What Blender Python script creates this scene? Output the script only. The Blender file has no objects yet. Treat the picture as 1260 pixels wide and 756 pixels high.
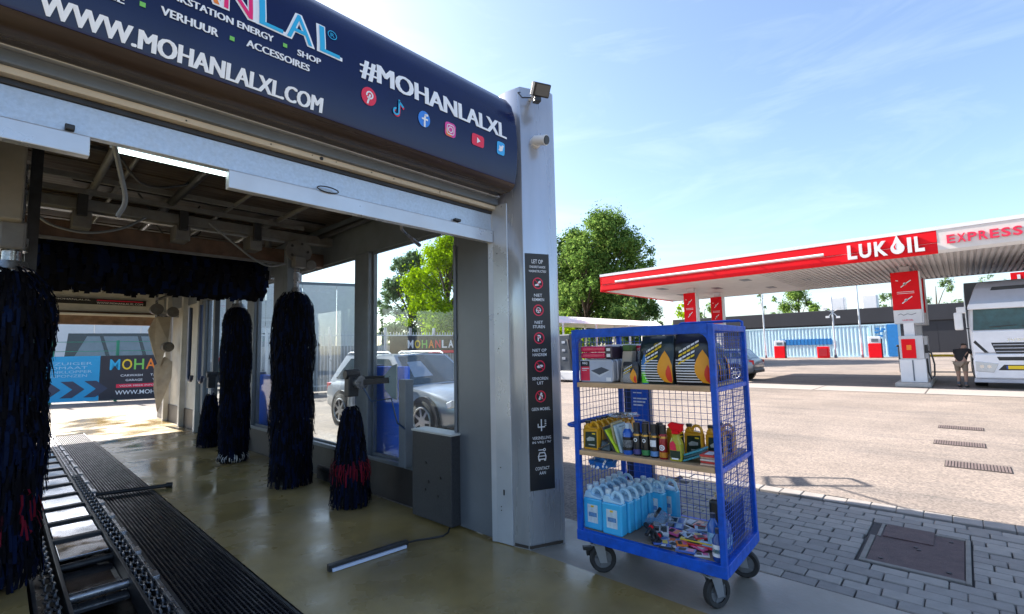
import bpy, bmesh, math, random
from mathutils import Vector, Matrix
R = math.radians
random.seed(7)
scene = bpy.context.scene
col = scene.collection

# ------------------------------------------------------------------ camera
PIT, ROL, YAW = R(5.18), R(-1.187), R(46.89)
CAM_H = 1.6
def cam_vec(X, U, F):
    x = X*math.cos(ROL)-U*math.sin(ROL); uz = X*math.sin(ROL)+U*math.cos(ROL)
    y = F*math.cos(PIT)-uz*math.sin(PIT); z = F*math.sin(PIT)+uz*math.cos(PIT)
    return Vector((x*math.cos(YAW)+y*math.sin(YAW), -x*math.sin(YAW)+y*math.cos(YAW), z))
cd = bpy.data.cameras.new('camera'); cam = bpy.data.objects.new('camera', cd); col.objects.link(cam)
rv, uv, fv = cam_vec(1,0,0), cam_vec(0,1,0), cam_vec(0,0,1)
m = Matrix((rv, uv, -fv)).transposed().to_4x4(); m.translation = (0,0,CAM_H)
cam.matrix_world = m
cd.sensor_width = 36; cd.lens = 36*590.75/1260; cd.clip_end = 3000; cd.clip_start = .05
scene.camera = cam

# ------------------------------------------------------------------ light
SUN = Vector((-.165, 1.43, 1.0)).normalized()          # towards the sun
w = bpy.data.worlds.new('World'); scene.world = w; w.use_nodes = True
nt = w.node_tree; nt.nodes.clear()
out = nt.nodes.new('ShaderNodeOutputWorld'); bg = nt.nodes.new('ShaderNodeBackground')
sky = nt.nodes.new('ShaderNodeTexSky'); sky.sky_type = 'NISHITA'; sky.sun_disc = False
sky.sun_elevation = math.asin(SUN.z); sky.sun_rotation = math.atan2(SUN.x, SUN.y)
sky.air_density = 1.0; sky.dust_density = 1.5; sky.ozone_density = 2.6
# thin cirrus streaks
tc = nt.nodes.new('ShaderNodeTexCoord'); mp = nt.nodes.new('ShaderNodeMapping')
mp.inputs['Scale'].default_value = (1.1, 1.6, 7.5); mp.inputs['Rotation'].default_value = (R(14), R(-10), R(64))
nz = nt.nodes.new('ShaderNodeTexNoise'); nz.inputs['Scale'].default_value = 1.7; nz.inputs['Detail'].default_value = 9; nz.inputs['Roughness'].default_value = .62; nz.inputs['Distortion'].default_value = .7
cr = nt.nodes.new('ShaderNodeValToRGB'); cr.color_ramp.elements[0].position = .47; cr.color_ramp.elements[0].color = (.015,.015,.015,1)
cr.color_ramp.elements[1].position = .9; cr.color_ramp.elements[1].color = (.15,.15,.15,1)
mx = nt.nodes.new('ShaderNodeMix'); mx.data_type = 'RGBA'
mx.inputs[7].default_value = (7.5, 7.9, 8.5, 1)
nt.links.new(tc.outputs['Generated'], mp.inputs['Vector']); nt.links.new(mp.outputs[0], nz.inputs['Vector'])
nt.links.new(nz.outputs['Fac'], cr.inputs[0]); nt.links.new(cr.outputs[0], mx.inputs[0])
nt.links.new(sky.outputs[0], mx.inputs[6]); nt.links.new(mx.outputs[2], bg.inputs[0])
bg.inputs[1].default_value = .088; nt.links.new(bg.outputs[0], out.inputs[0])
sd = bpy.data.lights.new('sun', 'SUN'); sd.energy = 4.7; sd.angle = R(.5); sd.color = (1,.93,.84)
so = bpy.data.objects.new('sun', sd); col.objects.link(so); so.rotation_euler = (-SUN).to_track_quat('-Z','Y').to_euler()
vs = scene.view_settings; vs.view_transform = 'Standard'; vs.look = 'None'; vs.exposure = 1.85; vs.gamma = 1; vs.use_curve_mapping = False
try:
    scene.cycles.max_bounces = 10; scene.cycles.transparent_max_bounces = 16
except Exception: pass

# ------------------------------------------------------------------ helpers
OFF = {}
def thing(name, label, cat, loc=(0,0,0), rz=0, group=None, world=True):
    o = bpy.data.objects.new(name, None); col.objects.link(o); o.empty_display_size = .1
    o.location = loc; o.rotation_euler = (0,0,rz); o['label'] = label; o['category'] = cat
    if group: o['group'] = group
    OFF[o.name] = Vector(loc) if world else Vector((0,0,0))
    return o
def tag(o, label=None, cat=None, group=None, kind=None):
    if label: o['label'] = label
    if cat: o['category'] = cat
    if group: o['group'] = group
    if kind: o['kind'] = kind
    return o
KIDS = {}
def copy_tree(o, parent=None):
    c = o.copy(); col.objects.link(c)
    if parent is not None: c.parent = parent
    KIDS[c.name] = []
    for ch in KIDS.get(o.name, []): copy_tree(ch, c)
    if parent is not None: KIDS.setdefault(parent.name, []).append(c)
    OFF[c.name] = OFF.get(o.name, Vector((0,0,0)))
    return c
def link_mesh(name, me, parent=None):
    o = bpy.data.objects.new(name, me); col.objects.link(o)
    if parent is not None:
        o.parent = parent; KIDS.setdefault(parent.name, []).append(o)
        OFF[o.name] = OFF.get(parent.name, Vector((0,0,0)))
    return o
def frame(d):
    d = Vector(d).normalized(); a = Vector((0,0,1)) if abs(d.z) < .9 else Vector((1,0,0))
    u = d.cross(a).normalized(); return u, d.cross(u).normalized()
class MB:
    def __init__(s): s.v = []; s.f = []
    def add(s, vs, fs):
        k = len(s.v); s.v += [Vector(p) for p in vs]; s.f += [tuple(i+k for i in f) for f in fs]; return s
    def box(s, x0, x1, y0, y1, z0, z1):
        return s.add([(x0,y0,z0),(x1,y0,z0),(x1,y1,z0),(x0,y1,z0),(x0,y0,z1),(x1,y0,z1),(x1,y1,z1),(x0,y1,z1)],
            [(0,3,2,1),(4,5,6,7),(0,1,5,4),(1,2,6,5),(2,3,7,6),(3,0,4,7)])
    def obox(s, c, a, b, d):
        c, a, b, d = Vector(c), Vector(a), Vector(b), Vector(d)
        return s.add([c+i*a+j*b+k*d for k in (-1,1) for (i,j) in ((-1,-1),(1,-1),(1,1),(-1,1))],
            [(0,3,2,1),(4,5,6,7),(0,1,5,4),(1,2,6,5),(2,3,7,6),(3,0,4,7)])
    def bar(s, p, q, wd, ht, up=(0,0,1)):      # beam from p to q, width x height
        p, q = Vector(p), Vector(q); d = (q-p)/2; u = d.cross(Vector(up)).normalized()
        if u.length < .5: u = Vector((1,0,0))
        n = u.cross(d).normalized()
        return s.obox((p+q)/2, u*wd/2, n*ht/2, d)
    def cyl(s, p, q, r0, r1=None, n=12, cap=True):
        p, q = Vector(p), Vector(q); r1 = r0 if r1 is None else r1; u, v = frame(q-p)
        vs = [p+(u*math.cos(a)+v*math.sin(a))*r0 for a in [2*math.pi*i/n for i in range(n)]]
        vs += [q+(u*math.cos(a)+v*math.sin(a))*r1 for a in [2*math.pi*i/n for i in range(n)]]
        fs = [(i,(i+1)%n,n+(i+1)%n,n+i) for i in range(n)]
        if cap: fs += [tuple(range(n-1,-1,-1)), tuple(range(n,2*n))]
        return s.add(vs, fs)
    def tube(s, pts, r, n=8, closed=False):
        pts = [Vector(p) for p in pts]; N = len(pts); vs = []; fs = []; u0 = None
        for i, p in enumerate(pts):
            if closed: d = pts[(i+1)%N]-pts[i-1]
            else: d = pts[min(i+1,N-1)]-pts[max(i-1,0)]
            d.normalize()
            if u0 is None: u0 = frame(d)[0]
            u = (u0-d*u0.dot(d)).normalized(); u0 = u; v = d.cross(u)
            rr = r[i] if isinstance(r, (list,tuple)) else r
            vs += [p+(u*math.cos(2*math.pi*k/n)+v*math.sin(2*math.pi*k/n))*rr for k in range(n)]
        for i in range(N if closed else N-1):
            j = (i+1) % N
            for k in range(n): fs.append((i*n+k, i*n+(k+1)%n, j*n+(k+1)%n, j*n+k))
        if not closed: fs += [tuple(range(n-1,-1,-1)), tuple((N-1)*n+k for k in range(n))]
        return s.add(vs, fs)
    def prism(s, poly, mp, t0, t1):
        n = len(poly); vs = [mp(a,b,t0) for a,b in poly]+[mp(a,b,t1) for a,b in poly]
        return s.add(vs, [tuple(range(n-1,-1,-1)), tuple(range(n,2*n))]+[(i,(i+1)%n,n+(i+1)%n,n+i) for i in range(n)])
    def lathe(s, prof, c=(0,0,0), n=16, axis='z'):
        c = Vector(c); vs = []; fs = []
        for r, z in prof:
            for k in range(n):
                a = 2*math.pi*k/n; ca, sa = r*math.cos(a), r*math.sin(a)
                vs.append(c+Vector({'z':(ca,sa,z),'x':(z,ca,sa),'y':(ca,z,sa)}[axis]))
        for i in range(len(prof)-1):
            for k in range(n): fs.append((i*n+k,i*n+(k+1)%n,(i+1)*n+(k+1)%n,(i+1)*n+k))
        if prof[0][0] > 1e-5: fs.append(tuple(range(n-1,-1,-1)))
        if prof[-1][0] > 1e-5: fs.append(tuple((len(prof)-1)*n+k for k in range(n)))
        return s.add(vs, fs)
    def loft(s, secs, cap=True, closed=True):
        n = len(secs[0]); k0 = []
        vs = [p for sec in secs for p in sec]; fs = []
        for i in range(len(secs)-1):
            for k in range(n if closed else n-1): fs.append((i*n+k,i*n+(k+1)%n,(i+1)*n+(k+1)%n,(i+1)*n+k))
        if cap: fs += [tuple(range(n-1,-1,-1)), tuple((len(secs)-1)*n+k for k in range(n))]
        return s.add(vs, fs)
    def mesh(s, name, mat, off=Vector((0,0,0)), bevel=0, smooth=None, seg=2, sub=0, tri=False):
        me = bpy.data.meshes.new(name); me.from_pydata([tuple(p-off) for p in s.v], [], s.f)
        bm = bmesh.new(); bm.from_mesh(me)
        if bevel or smooth or sub: bmesh.ops.remove_doubles(bm, verts=bm.verts, dist=1e-5)
        bmesh.ops.recalc_face_normals(bm, faces=bm.faces)
        if bevel:
            es = [e for e in bm.edges if len(e.link_faces) == 2 and e.calc_face_angle(0) > .5]
            bmesh.ops.bevel(bm, geom=es, offset=bevel, segments=seg, affect='EDGES', profile=.5)
        bm.to_mesh(me); bm.free()
        if smooth:
            for p in me.polygons: p.use_smooth = True
            me.set_sharp_from_angle(angle=R(smooth if smooth is not True else 40))
        if mat is not None:
            for mm in (mat if isinstance(mat, list) else [mat]): me.materials.append(mm)
        return me
    def build(s, name, mat, parent=None, bevel=0, smooth=None, seg=2, kind=None, label=None):
        off = OFF.get(parent.name, Vector((0,0,0))) if parent is not None else Vector((0,0,0))
        o = link_mesh(name, s.mesh(name, mat, off, bevel, smooth, seg), parent)
        if kind: o['kind'] = kind
        if label: o['label'] = label
        return o
    def alone(s, name, mat, label, cat, group=None, bevel=0, smooth=None, base=None):   # a thing that is one mesh
        base = Vector(base) if base is not None else Vector((sum(p.x for p in s.v)/len(s.v), sum(p.y for p in s.v)/len(s.v), min(p.z for p in s.v)))
        o = link_mesh(name, s.mesh(name, mat, base, bevel, smooth)); o.location = base
        return tag(o, label, cat, group)

def curve_pts(pts, k=6):      # smooth curve through points
    P = [Vector(p) for p in pts]; P = [2*P[0]-P[1]]+P+[2*P[-1]-P[-2]]; res = []
    for i in range(1,len(P)-2):
        for j in range(k):
            t = j/k; a,b,c,d = P[i-1],P[i],P[i+1],P[i+2]
            res.append(.5*((2*b)+(c-a)*t+(2*a-5*b+4*c-d)*t*t+(3*b-a-3*c+d)*t**3))
    return res+[P[-2]]
# ---- text -> 2d mesh (built-in font), fitted to a rectangle
_tc = {}
def text2d(t, bold=.0):
    k = (t, bold)
    if k not in _tc:
        cu = bpy.data.curves.new('t','FONT'); cu.body = t; cu.size = 1; cu.offset = bold; cu.resolution_u = 3; cu.fill_mode = 'FRONT'
        ob = bpy.data.objects.new('t', cu); col.objects.link(ob)
        dg = bpy.context.evaluated_depsgraph_get(); me = ob.evaluated_get(dg).to_mesh()
        vs = [(v.co.x, v.co.y) for v in me.vertices]; fs = [tuple(p.vertices) for p in me.polygons]
        ob.evaluated_get(dg).to_mesh_clear(); bpy.data.objects.remove(ob); bpy.data.curves.remove(cu)
        x0, x1 = min(p[0] for p in vs), max(p[0] for p in vs); y0, y1 = min(p[1] for p in vs), max(p[1] for p in vs)
        _tc[k] = ([((a-x0)/(x1-x0), (b-y0)/(y1-y0)) for a,b in vs], fs)
    return _tc[k]
def put_text(mb, t, x0, x1, z0, z1, mp, bold=.0, step=None):
    vs, fs = text2d(t, bold)
    put2d(mb, [(x0+a*(x1-x0), z0+b*(z1-z0)) for a,b in vs], fs, mp, step)
def put2d(mb, vs, fs, mp, step=None):
    if step:
        bm = bmesh.new(); bv = [bm.verts.new((a,b,0)) for a,b in vs]
        for f in fs:
            try: bm.faces.new([bv[i] for i in f])
            except ValueError: pass
        for ax in (0,1):
            lo = min(p[ax] for p in vs); hi = max(p[ax] for p in vs); n = int((hi-lo)/step)
            for i in range(1, n+1):
                co = [0,0,0]; co[ax] = lo+i*(hi-lo)/(n+1); no = [0,0,0]; no[ax] = 1
                bmesh.ops.bisect_plane(bm, geom=bm.verts[:]+bm.edges[:]+bm.faces[:], plane_co=co, plane_no=no, dist=1e-6)
        bm.verts.index_update()
        vs = [(v.co.x, v.co.y) for v in bm.verts]; fs = [tuple(v.index for v in f.verts) for f in bm.faces]; bm.free()
    mb.add([mp(a,b) for a,b in vs], fs)
def poly2d(mb, pts, mp, step=None): put2d(mb, pts, [tuple(range(len(pts)))], mp, step)
def ring2d(cx, cz, r0, r1, n=20, a0=0, a1=2*math.pi):
    vs = []; fs = []
    for i in range(n+1):
        a = a0+(a1-a0)*i/n; vs += [(cx+r0*math.cos(a), cz+r0*math.sin(a)), (cx+r1*math.cos(a), cz+r1*math.sin(a))]
    return vs, [(2*i,2*i+1,2*i+3,2*i+2) for i in range(n)]
def disc2d(cx, cz, rx, rz=None, n=20):
    rz = rx if rz is None else rz
    return [(cx+rx*math.cos(2*math.pi*i/n), cz+rz*math.sin(2*math.pi*i/n)) for i in range(n)]
def rrect2d(x0, x1, z0, z1, r, n=4):
    P = []
    for cx, cz, a in ((x1-r,z1-r,0),(x0+r,z1-r,90),(x0+r,z0+r,180),(x1-r,z0+r,270)):
        P += [(cx+r*math.cos(R(a+90*i/n)), cz+r*math.sin(R(a+90*i/n))) for i in range(n+1)]
    return P
def stroke2d(pts, wd):       # polyline as quads
    vs = []; fs = []
    for (a,b),(c,d) in zip(pts, pts[1:]):
        L = math.hypot(c-a, d-b) or 1; nx, nz = -(d-b)/L*wd/2, (c-a)/L*wd/2; ex, ez = (c-a)/L*wd*.3, (d-b)/L*wd*.3
        k = len(vs); vs += [(a+nx-ex,b+nz-ez),(a-nx-ex,b-nz-ez),(c-nx+ex,d-nz+ez),(c+nx+ex,d+nz+ez)]; fs.append((k,k+1,k+2,k+3))
    return vs, fs

# ------------------------------------------------------------------ materials
def srgb(h):
    c = [int(h[i:i+2],16)/255 for i in (0,2,4)]
    return tuple(x/12.92 if x <= .04045 else ((x+.055)/1.055)**2.4 for x in c)
MATS = {}
def M(name, c, rough=.5, metal=0, var=.12, scale=4, bump=0, bscale=60, coat=0, spec=.5, dirt=0, dirtc=(.05,.045,.04), rvar=0, emit=0, stretch=None, island=None, trans=0):
    if name in MATS: return MATS[name]
    if isinstance(c, str): c = srgb(c)
    ma = bpy.data.materials.new(name); ma.use_nodes = True; nt = ma.node_tree; b = nt.nodes['Principled BSDF']
    b.inputs['Roughness'].default_value = rough; b.inputs['Metallic'].default_value = metal
    b.inputs['Specular IOR Level'].default_value = spec; b.inputs['Coat Weight'].default_value = coat; b.inputs['Coat Roughness'].default_value = .08
    if trans: b.inputs['Transmission Weight'].default_value = trans
    N = nt.nodes.new; L = nt.links.new
    tc = N('ShaderNodeTexCoord'); vec = tc.outputs['Object']
    if stretch:
        mp = N('ShaderNodeMapping'); mp.inputs['Scale'].default_value = stretch; L(vec, mp.inputs[0]); vec = mp.outputs[0]
    def noise(sc, det=5):
        n = N('ShaderNodeTexNoise'); n.inputs['Scale'].default_value = sc; n.inputs['Detail'].default_value = det; n.inputs['Roughness'].default_value = .6; L(vec, n.inputs['Vector']); return n.outputs['Fac']
    def mixc(fac, a, bb):
        mx = N('ShaderNodeMix'); mx.data_type = 'RGBA'
        if fac is not None: L(fac, mx.inputs[0])
        for sock, val in ((mx.inputs[6],a),(mx.inputs[7],bb)):
            if isinstance(val, tuple): sock.default_value = (*val[:3],1)
            else: L(val, sock)
        return mx
    def ramp(fac, p0, p1, v0=0, v1=1):
        mr = N('ShaderNodeMapRange'); mr.inputs['From Min'].default_value = p0; mr.inputs['From Max'].default_value = p1; mr.inputs['To Min'].default_value = v0; mr.inputs['To Max'].default_value = v1; L(fac, mr.inputs['Value']); return mr.outputs['Result']
    base = tuple(c)
    if island:
        ge = N('ShaderNodeNewGeometry'); rr = N('ShaderNodeValToRGB'); rr.color_ramp.interpolation = 'CONSTANT' if len(island) > 3 else 'LINEAR'
        el = rr.color_ramp.elements
        while len(el) < len(island): el.new(.5)
        for i, cc in enumerate(island):
            el[i].position = i/len(island) if len(island) > 3 else i/(len(island)-1); el[i].color = (*cc,1)
        L(ge.outputs['Random Per Island'], rr.inputs[0]); base = rr.outputs[0]
    if var:
        f = ramp(noise(scale), .3, .7)
        if isinstance(base, tuple):
            mx = mixc(f, tuple(x*(1-var) for x in base), tuple(min(1,x*(1+var)) for x in base)); base = mx.outputs[2]
        else:
            mx = mixc(f, base, (0,0,0)); mx.blend_type = 'MULTIPLY'; base = base
    if dirt:
        f = ramp(noise(scale*.6, 8), .45, .75, 0, dirt); base = mixc(f, base, tuple(dirtc)).outputs[2]
    if isinstance(base, tuple): b.inputs['Base Color'].default_value = (*base,1)
    else: L(base, b.inputs['Base Color'])
    if rvar: L(ramp(noise(scale*.8), .35, .65, max(.02,rough-rvar), min(1,rough+rvar)), b.inputs['Roughness'])
    if bump:
        bp = N('ShaderNodeBump'); bp.inputs['Strength'].default_value = bump; bp.inputs['Distance'].default_value = .01; L(noise(bscale, 3), bp.inputs['Height']); L(bp.outputs[0], b.inputs['Normal'])
    if emit:
        b.inputs['Emission Color'].default_value = (*c[:3],1); b.inputs['Emission Strength'].default_value = emit
    MATS[name] = ma; return ma
def glass_mat(name, tint=(1,1,1), haze=.05, hazec=(.8,.85,.9), refl=1.45):
    if name in MATS: return MATS[name]
    ma = bpy.data.materials.new(name); ma.use_nodes = True; nt = ma.node_tree; nt.nodes.clear(); N = nt.nodes.new; L = nt.links.new
    o = N('ShaderNodeOutputMaterial'); t = N('ShaderNodeBsdfTransparent'); t.inputs[0].default_value = (*tint,1)
    gl = N('ShaderNodeBsdfGlossy'); gl.inputs['Roughness'].default_value = .02
    df = N('ShaderNodeBsdfDiffuse'); df.inputs[0].default_value = (*hazec,1)
    lw_ = N('ShaderNodeLayerWeight'); lw_.inputs[0].default_value = .5; pw = N('ShaderNodeMath'); pw.operation = 'POWER'; pw.inputs[1].default_value = 4.5; L(lw_.outputs['Facing'], pw.inputs[0]); fr = N('ShaderNodeMapRange'); fr.inputs['To Min'].default_value = .035; fr.inputs['To Max'].default_value = .7; L(pw.outputs[0], fr.inputs['Value'])
    m1 = N('ShaderNodeMixShader'); m2 = N('ShaderNodeMixShader')
    nz = N('ShaderNodeTexNoise'); nz.inputs['Scale'].default_value = 1.6; nz.inputs['Detail'].default_value = 6
    tc = N('ShaderNodeTexCoord'); L(tc.outputs['Object'], nz.inputs[0])
    mr = N('ShaderNodeMapRange'); mr.inputs['From Min'].default_value = .3; mr.inputs['From Max'].default_value = .75; mr.inputs['To Min'].default_value = haze*.35; mr.inputs['To Max'].default_value = haze*1.5; L(nz.outputs['Fac'], mr.inputs['Value'])
    L(mr.outputs[0], m1.inputs[0]); L(t.outputs[0], m1.inputs[1]); L(df.outputs[0], m1.inputs[2])
    L(fr.outputs[0], m2.inputs[0]); L(m1.outputs[0], m2.inputs[1]); L(gl.outputs[0], m2.inputs[2]); L(m2.outputs[0], o.inputs[0])
    MATS[name] = ma; return ma

m_galv   = M('galvanised_steel', (.44,.50,.58), .36, .5, var=.10, scale=55, rvar=.06, dirt=.16, dirtc=(.26,.29,.33))
m_alu    = M('aluminium_cladding', (.50,.53,.58), .33, .45, var=.08, scale=3, rvar=.08)
m_frame  = M('grey_frame_paint', (.14,.165,.20), .42, .2, var=.12, scale=5, dirt=.2)
m_white  = M('white_paint', (.72,.72,.72), .45, var=.06, scale=3)
m_cream  = M('cream_strip', (.55,.48,.38), .5, var=.1)
m_black  = M('black_plastic', (.018,.018,.02), .42, var=.2)
m_rubber = M('rubber', (.022,.022,.024), .75, var=.3, scale=20, bump=.2)
m_dark   = M('dark_metal', (.035,.036,.042), .45, .5, var=.3, scale=12, dirt=.3)
m_steel  = M('worn_steel', (.30,.30,.32), .32, .85, var=.25, scale=18, rvar=.15)
m_chrome = M('bright_steel', (.75,.76,.78), .16, 1, var=.06)
m_bmetal = M('dark_blue_metal', (.035,.05,.10), .4, .3)
m_pure   = M('print_white', (.78,.80,.84), .5, var=0)
m_red    = M('red_panel', (.78,.004,.012), .5, var=.06, spec=.2)
m_redp   = M('print_red', (.75,.02,.07), .5, var=0)
m_yel    = M('print_yellow', (.80,.56,.02), .5, var=0)
m_cyan   = M('print_cyan', (.02,.42,.72), .5, var=0)
m_green  = M('print_green', (.18,.55,.10), .5, var=0)
m_orange = M('print_orange', (.85,.22,.02), .5, var=0)
m_pblack = M('print_black', (.012,.012,.014), .45, var=0)
m_navy   = M('glossy_navy_casing', (.003,.009,.060), .22, var=.18, scale=1.5, coat=.0, spec=.35, dirt=.12, dirtc=(.012,.02,.05))
m_blue   = M('trolley_blue', (.004,.085,.52), .42, 0, var=.2, scale=22, coat=.0, spec=.35, dirt=.3, dirtc=(.02,.035,.10), rvar=.1)
# ------------------------------------------------------------------ setting: ground
def cells(xs, ys, holes):
    res = []
    for a,b in zip(xs,xs[1:]):
        for c,d in zip(ys,ys[1:]):
            mx_, my_ = (a+b)/2, (c+d)/2
            if not any(h[0]<mx_<h[1] and h[2]<my_<h[3] for h in holes): res.append((a,b,c,d))
    return res
TR = (.22,1.38,2.3,16.3)      # conveyor trench
KX = 6.12
def gz(x): return 0 if x < 31 else min(.43, (x-31)/17*.43)
m_asph = M('worn_asphalt', (.240,.198,.166), .9, var=.22, scale=.5, bump=.6, bscale=90, dirt=.35, dirtc=(.165,.147,.135))
nt = m_asph.node_tree; b = nt.nodes['Principled BSDF']      # fine aggregate speckle
vo = nt.nodes.new('ShaderNodeTexVoronoi'); vo.inputs['Scale'].default_value = 48
tcn = nt.nodes.new('ShaderNodeTexCoord'); nt.links.new(tcn.outputs['Object'], vo.inputs['Vector'])
src = b.inputs['Base Color'].links[0].from_socket
n2 = nt.nodes.new('ShaderNodeTexNoise'); n2.inputs['Scale'].default_value = .8; n2.inputs['Detail'].default_value = 7; n2.inputs['Roughness'].default_value = .7
n3 = nt.nodes.new('ShaderNodeMapRange'); n3.inputs['From Min'].default_value = .50; n3.inputs['From Max'].default_value = .66; n3.inputs['To Max'].default_value = .6
mps = nt.nodes.new('ShaderNodeMapping'); mps.inputs['Scale'].default_value = (1.6,.35,1); tcs = nt.nodes.new('ShaderNodeTexCoord')
nt.links.new(tcs.outputs['Object'], mps.inputs[0]); nt.links.new(mps.outputs[0], n2.inputs['Vector']); nt.links.new(n2.outputs['Fac'], n3.inputs['Value'])
stn = nt.nodes.new('ShaderNodeMix'); stn.data_type = 'RGBA'; stn.inputs[7].default_value = (.11,.10,.095,1); nt.links.new(n3.outputs[0], stn.inputs[0]); nt.links.new(src, stn.inputs[6]); src = stn.outputs[2]
hs = nt.nodes.new('ShaderNodeMix'); hs.data_type = 'RGBA'; hs.blend_type = 'MULTIPLY'; hs.inputs[0].default_value = .85
rp = nt.nodes.new('ShaderNodeValToRGB'); rp.color_ramp.elements[0].color = (.55,.55,.57,1); rp.color_ramp.elements[1].color = (1.25,1.22,1.2,1); rp.color_ramp.elements[1].position = 1
sx = nt.nodes.new('ShaderNodeSeparateColor'); nt.links.new(vo.outputs['Color'], sx.inputs[0]); nt.links.new(sx.outputs[0], rp.inputs[0])
nt.links.new(src, hs.inputs[6]); nt.links.new(rp.outputs[0], hs.inputs[7]); nt.links.new(hs.outputs[2], b.inputs['Base Color'])
g = MB()
for a,b_,c,d in cells([-900,-7,3.0,3.78,KX,31,48,900],[-900,-8,-3.0,2.72,3.0,17.5,900],[(-7,3.0,-8,17.5),(3.0,3.78,-8,3.0),(3.78,KX,-3.0,2.72)]):
    g.add([(a,c,gz(a)),(b_,c,gz(b_)),(b_,d,gz(b_)),(a,d,gz(a))],[(0,1,2,3)])
tag(g.build('ground', m_asph), kind='structure')
# wet concrete floor of the wash bay and its apron
m_conc = M('wet_concrete', (.31,.222,.085), .24, var=.34, scale=1.1, bump=.12, bscale=26, rvar=.28, dirt=.4, dirtc=(.20,.18,.15))
g = MB()
for a,b_,c,d in cells([-7,TR[0],TR[1],3.0,3.78],[-8,TR[2],3.0,TR[3],17.5],[TR,(3.0,3.78,-9,18)]):
    g.add([(a,c,0),(b_,c,0),(b_,d,0),(a,d,0)],[(0,1,2,3)])
g.box(.89,TR[1]-.001,14.135,TR[3]-.001,-.2,-.001)
tag(g.build('concrete_floor', m_conc), kind='structure')
g = MB().add([(3.0,-8,0),(3.78,-8,0),(3.78,3.0,0),(3.0,3.0,0)],[(0,1,2,3)])
tag(g.build('concrete_apron', M('dry_concrete', (.26,.235,.20), .45, var=.2, scale=1.4, bump=.15, bscale=40, rvar=.2, dirt=.4, dirtc=(.18,.16,.12))), kind='structure')
g = MB(); x0,x1,y0,y1 = TR
g.add([(x0,y0,0),(x1,y0,0),(x1,y1,0),(x0,y1,0),(x0,y0,-.28),(x1,y0,-.28),(x1,y1,-.28),(x0,y1,-.28)],[(0,1,5,4),(1,2,6,5),(2,3,7,6),(3,0,4,7),(4,5,6,7)])
tag(g.build('conveyor_trench', M('trench_black', (.03,.028,.028), .3, var=.3, rvar=.2)), kind='structure')
# paved strip with real blocks
pave = MB().add([(3.78,-3.0,-.03),(KX,-3.0,-.03),(KX,2.72,-.03),(3.78,2.72,-.03)],[(0,1,2,3)]).build('pavement', M('paving_sand', (.11,.105,.10), .95))
tag(pave, kind='structure')
m_pav = [M('paver_%d'%i, c, .85, var=.16, scale=9, bump=.3, bscale=120, dirt=.2, dirtc=(.10,.10,.10)) for i,c in enumerate([(.265,.246,.225),(.24,.222,.204),(.29,.266,.24),(.22,.202,.186)])]
m_kerbp = M('paver_edge', (.27,.245,.225), .85, var=.12, scale=8, bump=.3, bscale=120)
MANH = (4.46,5.47,.08,.72)
def block_mesh(nm, lx, ly, mat): return MB().box(-lx/2,lx/2,-ly/2,ly/2,-.06,0).mesh(nm, mat, bevel=.006, seg=1)
PW, PL = .1285, .212
bms = [block_mesh('paver', PW-.007, PL-.007, q) for q in m_pav]
n = 0; row = 0; x = 3.80
while x+PW < KX-.19:
    y = -.85 - (row % 2)*PL/2 - (row % 3)*.015
    while y < 2.45:
        cx_, cy_ = x+PW/2, y+PL/2
        xa,xb,ya,yb = cx_-PW/2+.005,cx_+PW/2-.005,cy_-PL/2+.005,cy_+PL/2-.005
        if xa < MANH[1] and xb > MANH[0] and ya < MANH[3] and yb > MANH[2]:
            pcs = []
            if ya < MANH[2]-.03: pcs.append((xa,xb,ya,MANH[2]-.006))
            if yb > MANH[3]+.03: pcs.append((xa,xb,MANH[3]+.006,yb))
            y_a, y_b = max(ya,MANH[2]), min(yb,MANH[3])
            if xa < MANH[0]-.03: pcs.append((xa,MANH[0]-.006,y_a,y_b))
            if xb > MANH[1]+.03: pcs.append((MANH[1]+.006,xb,y_a,y_b))
            for q in pcs:
                if q[3]-q[2] > .03: MB().box(*q,-.06,-.002).build('paver', random.choice(m_pav), pave, bevel=.005, seg=1); n += 1
        elif cy_ > -1.55:
            o = link_mesh('paver', random.choice(bms), pave); o.location = (cx_+random.uniform(-.003,.003), cy_+random.uniform(-.004,.004), random.uniform(-.006,.003))
            o.rotation_euler = (random.uniform(-.012,.012), random.uniform(-.012,.012), random.uniform(-.015,.015)); n += 1
        y += PL
    x += PW; row += 1
km = block_mesh('edge_paver', .185, .196, m_kerbp)
for i in range(23):
    o = link_mesh('edge_paver', km, pave); o.location = (KX-.10, -1.6+i*.2+.1, random.uniform(-.003,.004)); o.rotation_euler = (0,0,random.uniform(-.01,.01))
far = MB()
for i in range(60):
    for (x,y) in [(3.87+.13*k, -1.08-.215*(i%9)) for k in range(16)][:16 if i < 9 else 0]: far.box(x-.06,x+.06,y-.10,y+.10,-.06,-.002)
far.build('paver_field', m_pav[0], pave, kind='stuff')
# light concrete slabs in front of the filling station
strip = MB().add([(19.6,-14,.004),(22.0,-14,.004),(22.0,16,.004),(19.6,16,.004)],[(0,1,2,3)]).build('concrete_strip', M('strip_bed', (.12,.11,.10), .9)); tag(strip, kind='structure')
sm = MB().box(-1.19,1.19,-1.48,1.48,0,.006).mesh('slab', M('pale_slab', (.30,.27,.25), .85, var=.1, scale=1.2, bump=.2, bscale=60, dirt=.3, dirtc=(.22,.2,.18)))
for i in range(10): o = link_mesh('slab', sm, strip); o.location = (20.8, -12.5+3*i, .006)

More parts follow.
